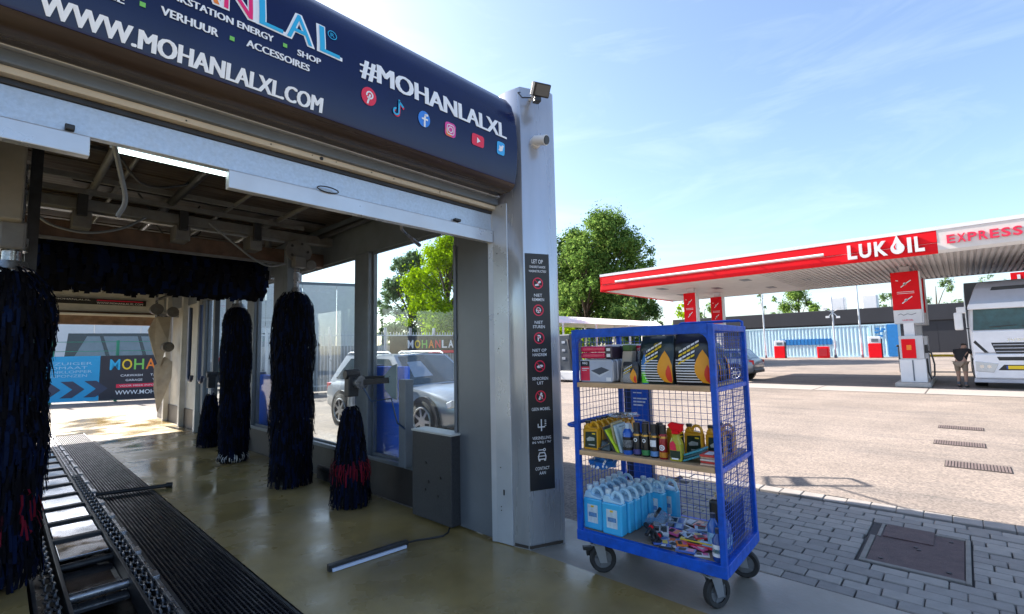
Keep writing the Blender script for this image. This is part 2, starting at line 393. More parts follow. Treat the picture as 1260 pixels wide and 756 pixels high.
# ------------------------------------------------------------------ car wash building
cw = thing('car_wash_building', 'grey metal car wash bay with navy sign casing, open shutter and glazed side wall', 'building', (1.4,9,0))
m_sill = M('sill_brown', (.045,.036,.032), .5, var=.25, dirt=.3)
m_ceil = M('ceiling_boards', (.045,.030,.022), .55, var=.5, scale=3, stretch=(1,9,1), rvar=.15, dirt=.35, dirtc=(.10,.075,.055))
m_wallp = M('wall_panel_pale', (.50,.50,.48), .45, var=.12, dirt=.3, dirtc=(.3,.28,.25))
roof = MB().box(-.45,3.2,3.12,16.1,3.40,3.55).build('roof', m_dark, cw)
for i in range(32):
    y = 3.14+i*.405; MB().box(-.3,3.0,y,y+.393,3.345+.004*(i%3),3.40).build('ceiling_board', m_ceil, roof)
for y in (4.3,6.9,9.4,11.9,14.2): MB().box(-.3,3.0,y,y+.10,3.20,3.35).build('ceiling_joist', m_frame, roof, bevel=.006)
wall = MB().box(3.03,3.16,3.47,16.1,0,.42).build('wall', m_sill, cw)
MB().box(3.03,3.16,3.47,16.1,2.83,3.40).build('header_beam', m_frame, wall)
MB().box(2.985,3.03,3.47,11.9,.385,.43).build('window_ledge', m_frame, wall, bevel=.006)
for a,b_ in ((3.47,3.58),(5.17,5.5),(7.7,8.1),(8.95,9.3),(10.1,10.5),(11.85,12.1)):
    MB().box(3.0,3.13,a,b_,.42,2.83).build('mullion', m_frame, wall, bevel=.012)
m_glass = glass_mat('window_glass', (.92,.97,.98), .022)
for a,b_ in ((3.58,5.17),(5.5,7.7),(8.1,8.95),(9.3,10.1),(10.5,11.85)):
    wdw = MB().box(3.06,3.085,a,b_,.42,.45).box(3.06,3.085,a,b_,2.80,2.83).box(3.06,3.085,a,a+.03,.45,2.80).box(3.06,3.085,b_-.03,b_,.45,2.80).build('window', m_frame, cw)
    MB().box(3.068,3.076,a+.03,b_-.03,.45,2.80).build('pane', m_glass, wdw)
for y0_,y1_ in ((12.1,13.36),(13.52,14.9),(15.1,16.1)): MB().box(3.05,3.14,y0_,y1_,.42,2.83).build('wall_panel', m_wallp, wall, bevel=.004)
for y in (12.1,13.4,14.95): MB().box(2.93,3.05,y,y+.14,0,3.2).build('pilaster', m_wallp, wall, bevel=.01)
# left side wall (outside the picture, closes the bay)
lw = MB().box(-.46,-.33,2.98,16.1,0,.42).box(-.46,-.33,2.98,16.1,2.83,3.4).build('wall', m_sill, cw)
for a in (2.98,6.1,9.2,12.4,15.9): MB().box(-.45,-.34,a,a+.2,.42,2.83).build('mullion', m_frame, lw)
for a in (3.18,6.3,9.4,12.6): MB().box(-.40,-.39,a,a+(2.92 if a<9.3 else 3.0),.42,2.83).build('pane', m_glass, lw)
# exit end
ex = MB().box(-.33,3.03,15.9,16.1,2.47,2.80).build('exit_header', M('rusty_header', (.16,.10,.07), .6, var=.4, scale=6, dirt=.4, dirtc=(.3,.26,.22)), cw)
MB().box(-.33,3.03,15.84,16.05,2.80,3.34).build('exit_fascia', m_wallp, ex)
MB().box(-.33,3.03,15.76,15.90,2.69,2.74).build('exit_rail', m_white, ex)
xs = MB().box(.75,2.62,15.79,15.835,2.97,3.11).build('exit_sign_strip', m_pblack, ex)
t = MB(); mpx = lambda a,c: Vector((a,15.785,c))
put_text(t,'#MOHANLALXL',.80,1.50,3.05,3.09,mpx); t.build('lettering', m_pure, xs); t = MB(); put_text(t,'WWW.MOHANLALXL.COM',1.62,2.55,2.985,3.035,mpx); t.build('lettering', m_pure, xs)
t = MB(); poly2d(t,[(1.62,3.06),(2.55,3.06),(2.55,3.085),(1.62,3.085)],mpx); t.build('red_stripe', m_redp, xs)

# sign casing with its print
PROF = [(3.04,2.985),(2.6377,2.985),(2.637,2.987),(2.6345,3.0),(2.610,3.12),(2.602,3.27),(2.606,3.42),(2.625,3.56),(2.66,3.67),(2.72,3.75),(2.80,3.80),(2.92,3.83),(3.04,3.84)]
cas = MB().loft([[Vector((x,y,z)) for y,z in PROF] for x in (-.45,2.885)]).build('sign_casing', m_navy, cw, smooth=35)
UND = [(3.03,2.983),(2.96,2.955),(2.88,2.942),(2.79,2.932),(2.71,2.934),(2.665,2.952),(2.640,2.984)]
MB().loft([[Vector((x,y,z)) for y,z in UND] for x in (-.45,2.888)]).build('casing_underside', M('brown_underside',(.06,.043,.036),.22,.2,var=.25,scale=2.5,stretch=(.4,6,6),rvar=.08), cas, smooth=50)  # underside in dark brown, below the navy front
def cy_(z):
    P = PROF[2:9]
    for (a,b0),(c,d) in zip(P,P[1:]):
        if b0 <= z <= d: return a+(c-a)*(z-b0)/(d-b0)
    return 2.61
cm = lambda a,c: Vector((a, cy_(c)-.005, c))
cm2 = lambda a,c: Vector((a, cy_(c)-.008, c))
cmo = lambda a,c: Vector((a, cy_(c)-.0035, c))
def lettering(items, mat, parent, mp, step=.03, bold=.028, name='lettering'):
    for s_,x0_,x1_,z0_,z1_ in items:
        t = MB(); fat = (z1_-z0_)*.028*(1 if bold > .006 else 0)
        for j,dx in enumerate((-2*fat,-fat,0,fat,2*fat) if fat else (0,)):
            put_text(t,s_,x0_+dx,x1_+dx,z0_,z1_,lambda a,c,j=j: mp(a,c)+Vector((0,-.0005*j,0)),0,step)
        o = t.build(name, mat, parent)
    return o
m_blet = M('banner_letter_white', (.84,.87,.92), .4, var=0)
lettering([('WWW.MOHANLALXL.COM',.04,1.215,3.0,3.085),('#MOHANLALXL',1.45,2.745,3.305,3.445),('TANKSTATION ENERGY',.405,.93,3.285,3.322),('SHOP',1.06,1.192,3.272,3.308),
  ('VERHUUR',.435,.668,3.190,3.229),('ACCESSOIRES',.80,1.128,3.205,3.243),('CARWASH',.10,.33,3.262,3.298),('GARAGE',.09,.30,3.165,3.203)], m_blet, cas, cm)
for ch,x0_,x1_,mt in (('M',.03,.185,m_cyan),('O',.205,.345,m_yel),('H',.37,.495,m_green),('A',.515,.67,m_orange),('N',.69,.825,M('print_pink',(.80,.01,.16),.5,var=0)),('L',.857,.98,m_cyan),('A',1.0,1.142,m_cyan),('L',1.187,1.31,m_cyan)):
    e = lettering([(ch,x0_-.006,x1_+.006,3.352,3.532)], m_blet, cas, cmo, bold=.02, name='letter_outline')
    lettering([(ch,x0_,x1_,3.36,3.524)], mt, e, cm2, bold=.004, name='letter')
t = MB(); put2d(t,*ring2d(1.268,3.50,.024,.029,16),cm); put_text(t,'R',1.257,1.281,3.487,3.513,cm); t.build('registered_mark', m_cyan, cas)
for a,c in ((.366,3.200),(.732,3.213),(.992,3.298),(.36,3.285)):
    t = MB(); poly2d(t,[(a-.011,c-.011),(a+.011,c-.011),(a+.011,c+.011),(a-.011,c+.011)],cm); t.build('green_dot', m_green, cas)
ZI = 3.205
def icon(name, mat, pts, extra):
    t = MB(); poly2d(t,pts,cm,.03); o = t.build(name, mat, cas)
    for nm,mt,fn in extra:
        t = MB(); fn(t); t.build(nm, mt, o)
icon('pin_icon', m_redp, disc2d(1.506,ZI,.052,.058), [('icon_mark',m_pure,lambda t:(put2d(t,*ring2d(1.51,ZI+.008,.016,.026,14,R(-140),R(200)),cm2),put2d(t,*stroke2d([(1.512,ZI+.01),(1.497,ZI-.045)],.012),cm2)))])
t = MB(); put2d(t,*ring2d(1.705,ZI-.025,.014,.026,14,R(90),R(360)),cm2); put2d(t,*stroke2d([(1.725,ZI-.02),(1.725,ZI+.055)],.012),cm2); put2d(t,*stroke2d([(1.725,ZI+.045),(1.755,ZI+.02)],.014),cm2); nn = t.build('note_icon', m_cyan, cas)
t = MB(); put2d(t,*ring2d(1.711,ZI-.031,.014,.026,14,R(120),R(360)),cmo); put2d(t,*stroke2d([(1.732,ZI-.026),(1.732,ZI+.048)],.012),cmo); put2d(t,*stroke2d([(1.732,ZI+.038),(1.762,ZI+.012)],.014),cmo); t.build('icon_mark', m_redp, nn)
icon('round_f_icon', M('icon_blue',(.03,.22,.75),.4,var=0), disc2d(1.93,ZI,.05,.056), [('icon_mark',m_pure,lambda t:(put2d(t,*stroke2d([(1.955,ZI+.032),(1.938,ZI+.03),(1.933,ZI+.01),(1.933,ZI-.05)],.015),cm2),put2d(t,*stroke2d([(1.912,ZI+.0),(1.956,ZI+.0)],.013),cm2)))])
cmo2 = lambda a,c: Vector((a, cy_(c)-.0065, c))
icon('photo_icon', M('icon_magenta',(.70,.05,.33),.4,var=0), rrect2d(2.112,2.212,ZI-.052,ZI+.052,.025), [('icon_glow',m_orange,lambda t:poly2d(t,[(2.125,ZI-.049),(2.18,ZI-.05),(2.15,ZI-.02),(2.116,ZI+.0)],cmo2)),('icon_mark',m_pure,lambda t:(put2d(t,*ring2d(2.162,ZI,.016,.023,14),cm2),put2d(t,*stroke2d(rrect2d(2.13,2.194,ZI-.034,ZI+.034,.016)+[(2.194,ZI+.018)],.007),cm2)))])
icon('play_icon', m_redp, rrect2d(2.372,2.498,ZI-.04,ZI+.05,.02), [('icon_mark',m_pure,lambda t:poly2d(t,[(2.422,ZI-.018),(2.458,ZI+.005),(2.422,ZI+.028)],cm2))])
icon('bird_icon', M('icon_sky',(.03,.38,.80),.4,var=0), rrect2d(2.64,2.728,ZI-.035,ZI+.07,.02), [('icon_mark',m_pure,lambda t:poly2d(t,[(2.655,ZI-.005),(2.675,ZI-.01),(2.70,ZI+.0),(2.708,ZI+.028),(2.715,ZI+.045),(2.695,ZI+.045),(2.684,ZI+.03),(2.662,ZI+.04),(2.664,ZI+.015)],cm2))])

# shutter, rails
sh = MB().box(-.30,2.94,2.985,3.03,2.662,2.812).build('shutter_panel', m_galv, cw, bevel=.004)
for i,(z0_,z1_,y0_,mt,nm) in enumerate(((2.842,2.876,2.93,m_cream,'shutter_strip'),(2.812,2.842,2.975,m_dark,'shutter_groove'),(2.876,2.936,2.90,m_frame,'shutter_slat'),(2.936,2.952,2.87,m_alu,'casing_lip'))):
    MB().box(-.33,2.945,y0_,3.03,z0_,z1_).build(nm, mt, sh, bevel=.004)
br = MB().box(-.30,.247,2.965,3.02,2.562,2.658).box(.842,2.94,2.965,3.02,2.552,2.658).build('bottom_rail', m_alu, cw, bevel=.004)
for x in (.155,): MB().box(x,x+.035,2.945,2.975,2.664,2.69).build('latch', m_black, sh, bevel=.004)
MB().tube([(1.42+.08*math.cos(a)*.9, 2.955, 2.672+.018*math.sin(a)) for a in [2*math.pi*i/16 for i in range(16)]],.004,6,True).build('cable_loop', m_black, sh)
MB().box(2.50,2.56,2.95,2.985,2.668,2.69).build('latch', m_black, sh, bevel=.004)
hl = MB()
for x,z,r in ((.62,2.855,.004),(1.05,2.858,.004),(1.36,2.858,.012),(1.30,2.862,.003),(1.46,2.862,.003),(1.72,2.86,.004),(1.9,2.86,.004),(2.32,2.862,.004),(2.32,2.85,.003)): hl.cyl((x,2.925,z),(x,2.929,z),r,n=10)
hl.build('bolt_holes', m_pblack, sh, kind='stuff')
gr_ = MB().prism([(2.925,3.02),(2.945,2.975),(2.965,2.82),(3.0,2.82),(3.0,3.02)],lambda a,b0,t:Vector((a,b0,t)),0.005,2.885).build('guide_rail', m_alu, cw, bevel=.004)
t = MB()
for z in (.62,.30,.27,1.62,1.92,2.45): t.cyl((2.948,2.93,z),(2.955,2.93,z),.005,n=8)
t.obox((2.955,2.90,.42),(.004,0,0),(0,.006,0),(0,0,.022)); t.build('screw_holes', m_pblack, gr_, kind='stuff')
jb = MB().box(2.955,3.03,3.03,3.47,0.02,2.70).build('door_jamb', M('jamb_grey',(.15,.17,.20),.38,.35,var=.06,scale=3,dirt=.06), cw, bevel=.006)
MB().cyl((2.965,3.52,.45),(2.965,3.52,2.62),.018).cyl((2.965,3.52,1.72),(2.965,3.52,1.76),.026).build('conduit', m_frame, jb, smooth=True)
COLP = [(3.0,3.0),(2.972,2.81),(2.998,2.662),(3.265,2.542)]+[(3.285+.055*math.cos(R(a)),2.592+.055*math.sin(R(a))) for a in (-95,-65,-35,0)]+[(3.34,3.0)]
m_colm = M('column_cladding', (.47,.50,.56), .27, .5, var=.10, scale=2.2, rvar=.1, stretch=(2.5,2.5,.22), dirt=.32, dirtc=(.26,.27,.29))
colm = MB().prism(COLP,lambda a,b0,t:Vector((a,b0,t)),0.0,3.90).build('front_column', m_colm, cw, bevel=.006, smooth=30)
t = MB(); t.add([(2.969,2.80,.01),(3.0,2.655,.01),(3.27,2.535,.01),(3.345,2.60,.01),(2.969,2.80,.035),(3.0,2.655,.035),(3.27,2.535,.035),(3.345,2.60,.035)],[(0,1,5,4),(1,2,6,5),(2,3,7,6)]); t.build('base_trim', m_sill, colm)
lc = MB().box(-.75,-.36,2.55,3.0,0,3.9).build('front_column', m_colm, cw, bevel=.03)

# instruction board on the angled column face
e1 = Vector((.267,-.12,0)).normalized(); nrm = Vector((-.12,-.267,0)).normalized(); o0 = Vector((2.998,2.662,0))
bd = thing('instruction_sign', 'tall black instruction board with red ring pictograms fixed to the car wash column', 'sign', o0+e1*.02+Vector((0,0,.46)))
def im(d): return lambda a,c: o0+e1*a+nrm*d+Vector((0,0,c))
MB().prism([(.012,.46),(.236,.46),(.236,2.42),(.012,2.42)],lambda a,b0,t:o0+e1*a+nrm*t+Vector((0,0,b0)),.001,.006).build('panel', m_pblack, bd)
ctr = .124
t = MB()
def ctext(s_, w_, z, h_): t = MB(); put_text(t,s_,ctr-w_/2,ctr+w_/2,z,z+h_,im(.009),.006); t.build('lettering', m_pure, bd)
ctext('LET OP',.105,2.335,.034); ctext('ONDERSTAANDE',.15,2.295,.020); ctext('WASINSTRUCTIES!',.165,2.258,.020)
rows = [(2.165,['NIET','REMMEN']),(1.935,['NIET','STUREN']),(1.70,['NIET OP','HANDREM']),(1.465,['SENSOREN','UIT']),(1.215,['GEEN MOBIEL']),(.98,['VERSNELLING',"IN VRIJ / 'N'"]),(.735,['CONTACT','AAN'])]
for z,ls in rows:
    for k,s_ in enumerate(ls): ctext(s_, min(.17,.0175*len(s_)+.006), z-.115-k*.037, .025)
I = im(.009)
for i,(z,ls) in enumerate(rows):
    rg = MB(); mk = MB()
    if i < 5:
        put2d(rg,*ring2d(ctr,z,.040,.049,22),I); put2d(rg,*stroke2d([(ctr-.03,z+.03),(ctr+.03,z-.03)],.006),im(.011))
    if i == 0: poly2d(mk,[(ctr-.028,z-.012),(ctr-.008,z-.006),(ctr+.012,z+.02),(ctr+.026,z+.022),(ctr+.03,z+.006),(ctr+.012,z+.0),(ctr+.008,z-.02),(ctr-.026,z-.024)],I)
    if i == 1: put2d(mk,*ring2d(ctr,z,.018,.024,18),I); put2d(mk,*stroke2d([(ctr-.02,z),(ctr+.02,z)],.008),I); put2d(mk,*stroke2d([(ctr,z),(ctr,z-.02)],.007),I)
    if i == 2: put_text(mk,'P',ctr-.014,ctr+.016,z-.026,z+.026,I,.03)
    if i == 3: poly2d(mk,[(ctr-.03,z-.004),(ctr-.01,z+.01),(ctr+.02,z+.012),(ctr+.032,z+.0),(ctr+.01,z-.014),(ctr-.02,z-.016)],I)
    if i == 4: put2d(mk,*stroke2d([(ctr-.012,z-.022),(ctr+.008,z+.026)],.016),I); put2d(mk,*stroke2d([(ctr+.012,z-.02),(ctr+.016,z+.01)],.008),I)
    if i == 5:
        put2d(mk,*stroke2d([(ctr,z-.045),(ctr,z+.045)],.010),I); put2d(mk,*stroke2d([(ctr-.03,z-.015),(ctr+.03,z-.015)],.010),I); put2d(mk,*stroke2d([(ctr-.03,z-.015),(ctr-.03,z+.01)],.008),I)
        for q in range(4): poly2d(mk,[(ctr+.03,z+.035-q*.014),(ctr+.045,z+.035-q*.014),(ctr+.045,z+.041-q*.014),(ctr+.03,z+.041-q*.014)],I)
    if i == 6:
        put2d(mk,*ring2d(ctr+.022,z+.045,.006,.013,12),I); put2d(mk,*stroke2d([(ctr-.03,z+.045),(ctr+.01,z+.045)],.008),I)
        put2d(mk,*stroke2d([(ctr-.032,z-.03),(ctr-.034,z-.005),(ctr-.022,z+.022),(ctr+.022,z+.022),(ctr+.034,z-.005),(ctr+.032,z-.03),(ctr-.032,z-.03)],.009),I); put2d(mk,*stroke2d([(ctr-.03,z-.005),(ctr+.03,z-.005)],.007),I)
        for q in (-.025,.025): poly2d(mk,[(ctr+q-.008,z-.045),(ctr+q+.008,z-.045),(ctr+q+.008,z-.03),(ctr+q-.008,z-.03)],I)
    pg = mk.build('pictogram', m_pure, bd)
    if i < 5: rg.build('prohibition_ring', m_redp, bd)

# floodlight and camera on the column
P = o0+e1*.10+nrm*.0+Vector((0,0,3.80))
fl = thing('floodlight', 'small black LED floodlight on a bracket near the column top', 'floodlight', P)
d1 = (nrm*.8+e1*.35+Vector((0,0,-.55))).normalized(); sx_ = e1; up_ = d1.cross(sx_).normalized()
c0 = P+nrm*.17+e1*.02
MB().obox(c0,sx_*.075,up_*.055,d1*.022).build('housing', m_black, fl, bevel=.008)
MB().obox(c0+d1*.024,sx_*.062,up_*.043,d1*.002).build('lens', M('led_lens',(.10,.10,.10),.2,var=0), fl)
MB().cyl(P,P+nrm*.08,.02).bar(P+nrm*.07,c0-d1*.03,.05,.012).build('bracket', m_white, fl)
MB().obox(P+nrm*.13-Vector((0,0,.075)),sx_*.03,nrm*.03,Vector((0,0,.02))).build('motion_sensor', m_black, fl, bevel=.006)
MB().tube([P+e1*-.10+Vector((0,0,.04))+nrm*.01,P+e1*-.13+nrm*.03+Vector((0,0,.02)),P+e1*-.10+nrm*.05-Vector((0,0,.03)),P+nrm*.05+Vector((0,0,-.01))],.006,6).build('cable', m_black, fl)
P = o0+e1*.14+Vector((0,0,3.41))
sc = thing('security_camera', 'white bullet security camera with dark lens on the column front', 'camera', P)
MB().cyl(P,P+nrm*.025,.052,.048,18).build('base', m_white, sc, smooth=True)
d2 = (nrm*.85+e1*.5+Vector((0,0,-.25))).normalized()
MB().cyl(P+nrm*.03,P+nrm*.05,.03).cyl(P+nrm*.05-d2*.03,P+nrm*.05+d2*.09,.042,.045,18).build('housing', m_white, sc, smooth=True)
MB().cyl(P+nrm*.05+d2*.088,P+nrm*.05+d2*.096,.040,.038,18).build('lens', m_black, sc, smooth=True)

# unseen screen added behind the column, shaped to cast the paved strip's shadow
ws = thing('shade_screen', 'tall grey screen added out of view behind the column to shade the paving', 'screen', (4.4,4.2,0))
A, B = Vector((3.25,3.42,0)), Vector((5.52,4.80,0)); dd = (B-A)/6
for i in range(6): MB().bar(A+dd*(i+.01)+Vector((0,0,2.12)),A+dd*(i+.99)+Vector((0,0,2.12)),.04,4.2).build('panel', m_frame, ws)
for i in range(7): MB().box(*(lambda p:(p.x-.03,p.x+.03,p.y-.03,p.y+.03))(A+dd*i),0,4.26).build('post', m_alu, ws)
t = MB(); fc = [Vector(p) for p in ((6.0,6.25,3.05),(6.52,5.47,3.05),(6.28,5.25,3.05),(5.62,6.12,3.05))]
for i in range(4): t.bar(fc[i],fc[(i+1)%4],.035,.035)
mdl = lambda u,v:(fc[0].lerp(fc[1],u)).lerp(fc[3].lerp(fc[2],u),v)
t.add([mdl(.25,0),mdl(.45,0),mdl(.45,1),mdl(.25,1)],[(0,1,2,3)]); t.build('shadow_frame', m_dark, ws)
MB().bar(B+Vector((0,0,3.05)),mdl(.6,.97),.022,.022).build('frame_arm', m_dark, ws)
# ------------------------------------------------------------------ wash equipment
m_bris = M('bristle_strips', (.01,.01,.015), .85, var=0, spec=.08, island=[(.003,.003,.005),(.005,.005,.008),(.003,.010,.042)])
m_brisr = M('bristle_red', (.25,.01,.03), .8, var=0, spec=.1, island=[(.09,.004,.012),(.14,.007,.02),(.02,.004,.008)])
m_wtuft = M('pale_tuft', (.6,.6,.62), .7, var=.1)
m_mach = M('machine_pale', (.125,.125,.13), .5, .1, var=.2, scale=10, dirt=.45, dirtc=(.12,.09,.07))
m_rust = M('machine_rust', (.085,.045,.03), .65, var=.4, scale=9, dirt=.3, dirtc=(.15,.12,.10))
m_hose = M('hose_blue', (.02,.05,.12), .4)
def strips(rng, c, prof, z0, z1, lev, per, droop, wd=.045):
    """shaggy strips hanging round a vertical core; prof(z) = outer radius"""
    mb = MB(); c = Vector(c); n = max(2,int((z1-z0)/lev))
    for i in range(n):
        z = z0+(z1-z0)*(i+.5)/n
        for k in range(per):
            a = 2*math.pi*(k+rng.random())/per; zz = z+rng.uniform(-lev,lev)*.6; r = prof(zz)*rng.uniform(.82,1.10); dr = droop*rng.uniform(.6,1.3); wv = wd*rng.uniform(.6,1.2)
            d = Vector((math.cos(a),math.sin(a),0)); s_ = Vector((-math.sin(a),math.cos(a),0))
            r2 = max(prof(max(z0,zz-dr*.5)), r*.8)
            pts = [(r*.45,zz+.03),(r*.93,zz+.0),(r2*rng.uniform(.97,1.06),zz-dr*.5),(r2*rng.uniform(.86,1.10),zz-dr)]
            pts = [(q,max(.012,h)) for q,h in pts]; tw = rng.uniform(-.5,.5)
            vs_ = []
            for j,(q,h) in enumerate(pts):
                ww = wv/2*(1-.25*j/3); sd_ = (s_+d*tw*j/3).normalized(); p = c+d*q+Vector((0,0,h)); vs_ += [p-sd_*ww,p+sd_*ww]
            mb.add(vs_,[(2*j,2*j+1,2*j+3,2*j+2) for j in range(3)])
    return mb
def wash_brush(label, c, r, h, seed, red=None, tuft=False, shaft=3.1):
    rng = random.Random(seed); b = thing('wash_brush', label, 'brush', c, group='upright wash brushes')
    pr = lambda z: r*(1.0-.45*max(0,(z-(h-.25))/.25)**2)*(1+.05*math.sin(z*7+seed))
    MB().cyl((c[0],c[1],.03),(c[0],c[1],h-.06),r*.62,r*.5,20).build('core', m_black, b)
    strips(rng,(c[0],c[1],0),pr,0.16,h,.052,58,.22,.024).build('bristles', m_bris, b)
    if red: strips(rng,(c[0],c[1],0),lambda z:pr(z)*1.06,red[0],red[1],.06,15,.13,.018).build('red_bristles', m_brisr, b)
    if tuft: strips(rng,(c[0],c[1],0),lambda z:r*1.05,.10,.16,.05,26,.09,.012).build('pale_fringe', m_wtuft, b)
    MB().cyl((c[0],c[1],h-.08),(c[0],c[1],shaft),.055,.055,16).cyl((c[0],c[1],h+.0),(c[0],c[1],h+.06),.10,.085,16).cyl((c[0],c[1],h+.14),(c[0],c[1],h+.24),.085,.085,16).build('shaft', m_steel, b, smooth=True)
    return b
wash_brush('large dark upright wash brush with a red patch at the left picture edge', (.03,5.15,0), .255, 2.28, 1, red=(.42,.72))
wash_brush('tall blue-black upright wash brush nearest the control box', (2.56,6.22,0), .245, 2.40, 2)
wash_brush('upright wash brush with a pale fringe at its foot, further down the bay', (2.53,8.26,0), .205, 2.36, 3, tuft=True, shaft=2.75)
def wheel_brush(label, c, h, seed, red, sc=1):
    rng = random.Random(seed); b = thing('wheel_brush', label, 'brush', c, group='low wheel brushes')
    pr = lambda z: .085+(.21*sc-.085)*max(0,1-z/h)**.75
    MB().lathe([(.12,.03),(.17*sc,.05),(.06,h)],(c[0],c[1],0),18).build('core', m_black, b)
    strips(rng,(c[0],c[1],0),pr,.14,h,.045,44,.2,.022).build('bristles', m_bris, b)
    if red: strips(rng,(c[0],c[1],0),lambda z:pr(z)*1.13,.40,.50,.04,46,.15,.018).build('red_bristles', m_brisr, b)
    MB().cyl((c[0],c[1],h-.04),(c[0],c[1],h+.12),.045,.04,14).build('hub', m_steel, b, smooth=True)
    MB().box(c[0]-.06,c[0]+.06,c[1]-.05,c[1]+.05,h+.12,h+.40).cyl((c[0]-.08,c[1],h+.36),(c[0]+.08,c[1],h+.36),.055).build('motor', m_dark, b, bevel=.01)
    x,y,z = c[0],c[1],h+.27
    if red:
        MB().cyl((x+.06,y-.02,z),(x+.06,y-.12,z),.075,.075,18).build('gearbox', m_steel, b, smooth=True)
        MB().bar((x+.09,y-.10,z),(x+.26,y-.33,z+.02),.05,.06).cyl((x+.09,y-.1,z+.05),(x+.27,y-.34,z+.06),.014).build('arm', m_dark, b)
        MB().add([(x+.22,y-.30,z+.07),(x+.27,y-.36,z+.17),(x+.30,y-.40,z+.19),(x+.30,y-.40,z-.19),(x+.27,y-.36,z-.17),(x+.22,y-.30,z-.07),(x+.25,y-.28,z+.07),(x+.30,y-.34,z+.17),(x+.33,y-.38,z+.19),(x+.33,y-.38,z-.19),(x+.30,y-.34,z-.17),(x+.25,y-.28,z-.07)],
            [(0,1,2,3,4,5),(11,10,9,8,7,6)]+[(i,(i+1)%6,6+(i+1)%6,6+i) for i in range(6)]).build('bracket', M('bracket_teal',(.16,.22,.25),.4,.3), b)
        MB().box(x+.265,x+.37,y-.62,y-.50,.42,1.32).build('mast', m_frame, b, bevel=.008)
        MB().tube([(x+.07,y-.13,z-.06),(x+.12,y-.2,z-.2),(x+.24,y-.40,z-.17),(x+.25,y-.46,z-.34),(x+.25,y-.50,z-.42),(x+.26,y-.62,.82)],.009,6).build('hose', m_hose, b)
    else:
        MB().bar((x,y,z+.1),(x+.34,y-.1,z+.12),.05,.06).build('arm', m_dark, b)
    return b
wheel_brush('low cone-shaped brush with a red ring beside the grey control box', (2.64,4.88,0), 1.02, 5, True, 1.05)
wheel_brush('low dark cone-shaped brush half hidden behind the fringed brush', (2.66,9.98,0), .92, 6, False, .95)

# roller brush hanging under the gantry
rb = thing('roller_brush', 'long horizontal dark blue roller brush hanging across the bay', 'brush', (1.35,7.2,2.42))
rng = random.Random(11); t = MB(); x = .22
while x < 2.50:
    for k in range(20):
        a = 2*math.pi*(k+rng.random())/20; ca,sa = math.cos(a),math.sin(a); r = .285*rng.uniform(.9,1.07); r2 = r*rng.uniform(.9,1.1)
        xx = x+rng.uniform(-.02,.02); wv = rng.uniform(.02,.034); zc = 2.71
        e = Vector((xx,7.2+ca*.10,zc+sa*.10)); f_ = Vector((xx,7.2+ca*r,zc+sa*r*.95)); q = Vector((xx+rng.uniform(-.03,.03),7.2+math.cos(a+.25)*r2,zc+math.sin(a+.25)*r2-.06))
        sv = Vector((wv,0,0)); t.add([e-sv,e+sv,f_-sv,f_+sv,q-sv,q+sv],[(0,1,3,2),(2,3,5,4)])
    x += .045
t.build('bristles', m_bris, rb)
MB().cyl((.12,7.2,2.71),(2.52,7.2,2.71),.13,.13,18).build('core', m_black, rb)
MB().cyl((.02,7.2,2.71),(2.66,7.2,2.71),.035).build('axle', m_steel, rb)
for x in (.10,2.58): MB().box(x-.02,x+.02,7.13,7.27,2.66,3.34).build('hanger', m_mach, rb, bevel=.006)

# gantries carrying the brushes
ga = thing('brush_gantry', 'dirty pale steel gantry with rust brown cross beam above the front brushes', 'gantry', (1.4,6.2,0))
MB().box(-.33,3.03,6.14,6.26,3.05,3.16).build('beam', m_mach, ga, bevel=.01)
MB().box(-.33,3.03,6.40,6.54,2.80,2.98).build('cross_beam', m_rust, ga, bevel=.01)
MB().box(-.33,2.9,6.37,6.40,2.77,2.80).build('beam_flange', m_mach, ga)
MB().box(-.33,2.6,6.05,6.10,3.19,3.235).box(-.2,2.4,5.8,5.84,3.25,3.30).build('cable_tray', m_mach, ga)
for x in (.42,1.25,2.0): MB().box(x,x+.14,6.16,6.42,2.88,3.05).build('bracket', m_mach, ga, bevel=.01); MB().box(x+.02,x+.10,6.08,6.14,2.98,3.20).build('clamp', m_dark, ga, bevel=.006)
t = MB().prism([(2.40+.17*math.cos(R(a)),2.92+.15*math.sin(R(a))) for a in range(0,360,30)],lambda a,c,y:Vector((a+.16,y,c)),6.10,6.135); t.build('gear_plate', m_mach, ga, bevel=.004)
MB().box(2.48,2.62,6.02,6.14,2.70,2.84).cyl((2.70,6.05,2.75),(2.70,6.22,2.75),.07,.07,16).build('drive_motor', m_mach, ga, bevel=.01)
t = MB()
for k in range(5): a = R(72*k); t.cyl((2.56+.11*math.cos(a),6.09,2.92+.10*math.sin(a)),(2.56+.11*math.cos(a),6.105,2.92+.10*math.sin(a)),.018,n=8)
t.build('bolts', m_dark, ga, kind='stuff')
MB().box(2.44,2.52,6.15,6.27,0,3.05).build('upright', m_frame, ga, bevel=.006)
MB().box(-.32,.07,4.95,5.35,2.62,3.33).build('motor_housing', M('housing_beige',(.22,.195,.165),.5,var=.15,dirt=.3), ga, bevel=.015)
MB().box(-.05,.10,5.05,5.28,2.42,2.64).build('gear_box', m_mach, ga, bevel=.02)
MB().box(.10,.17,5.32,5.42,2.30,3.35).build('upright', m_dark, ga)
t = MB()
for pts in ([(.12,5.9,2.95),(.25,5.9,2.82),(.5,5.9,2.78),(.75,5.9,2.86),(.95,5.95,3.02)],[(1.50,5.9,3.05),(1.7,5.9,2.9),(1.95,5.9,2.72),(2.15,5.95,2.66),(2.35,6.0,2.72)],[(.35,3.1,2.70),(.40,3.25,2.60),(.44,3.35,2.48),(.42,3.42,2.40)]):
    MB().tube(curve_pts(pts),.012,8).build('hose', M('hose_grey',(.12,.13,.15),.4), ga)
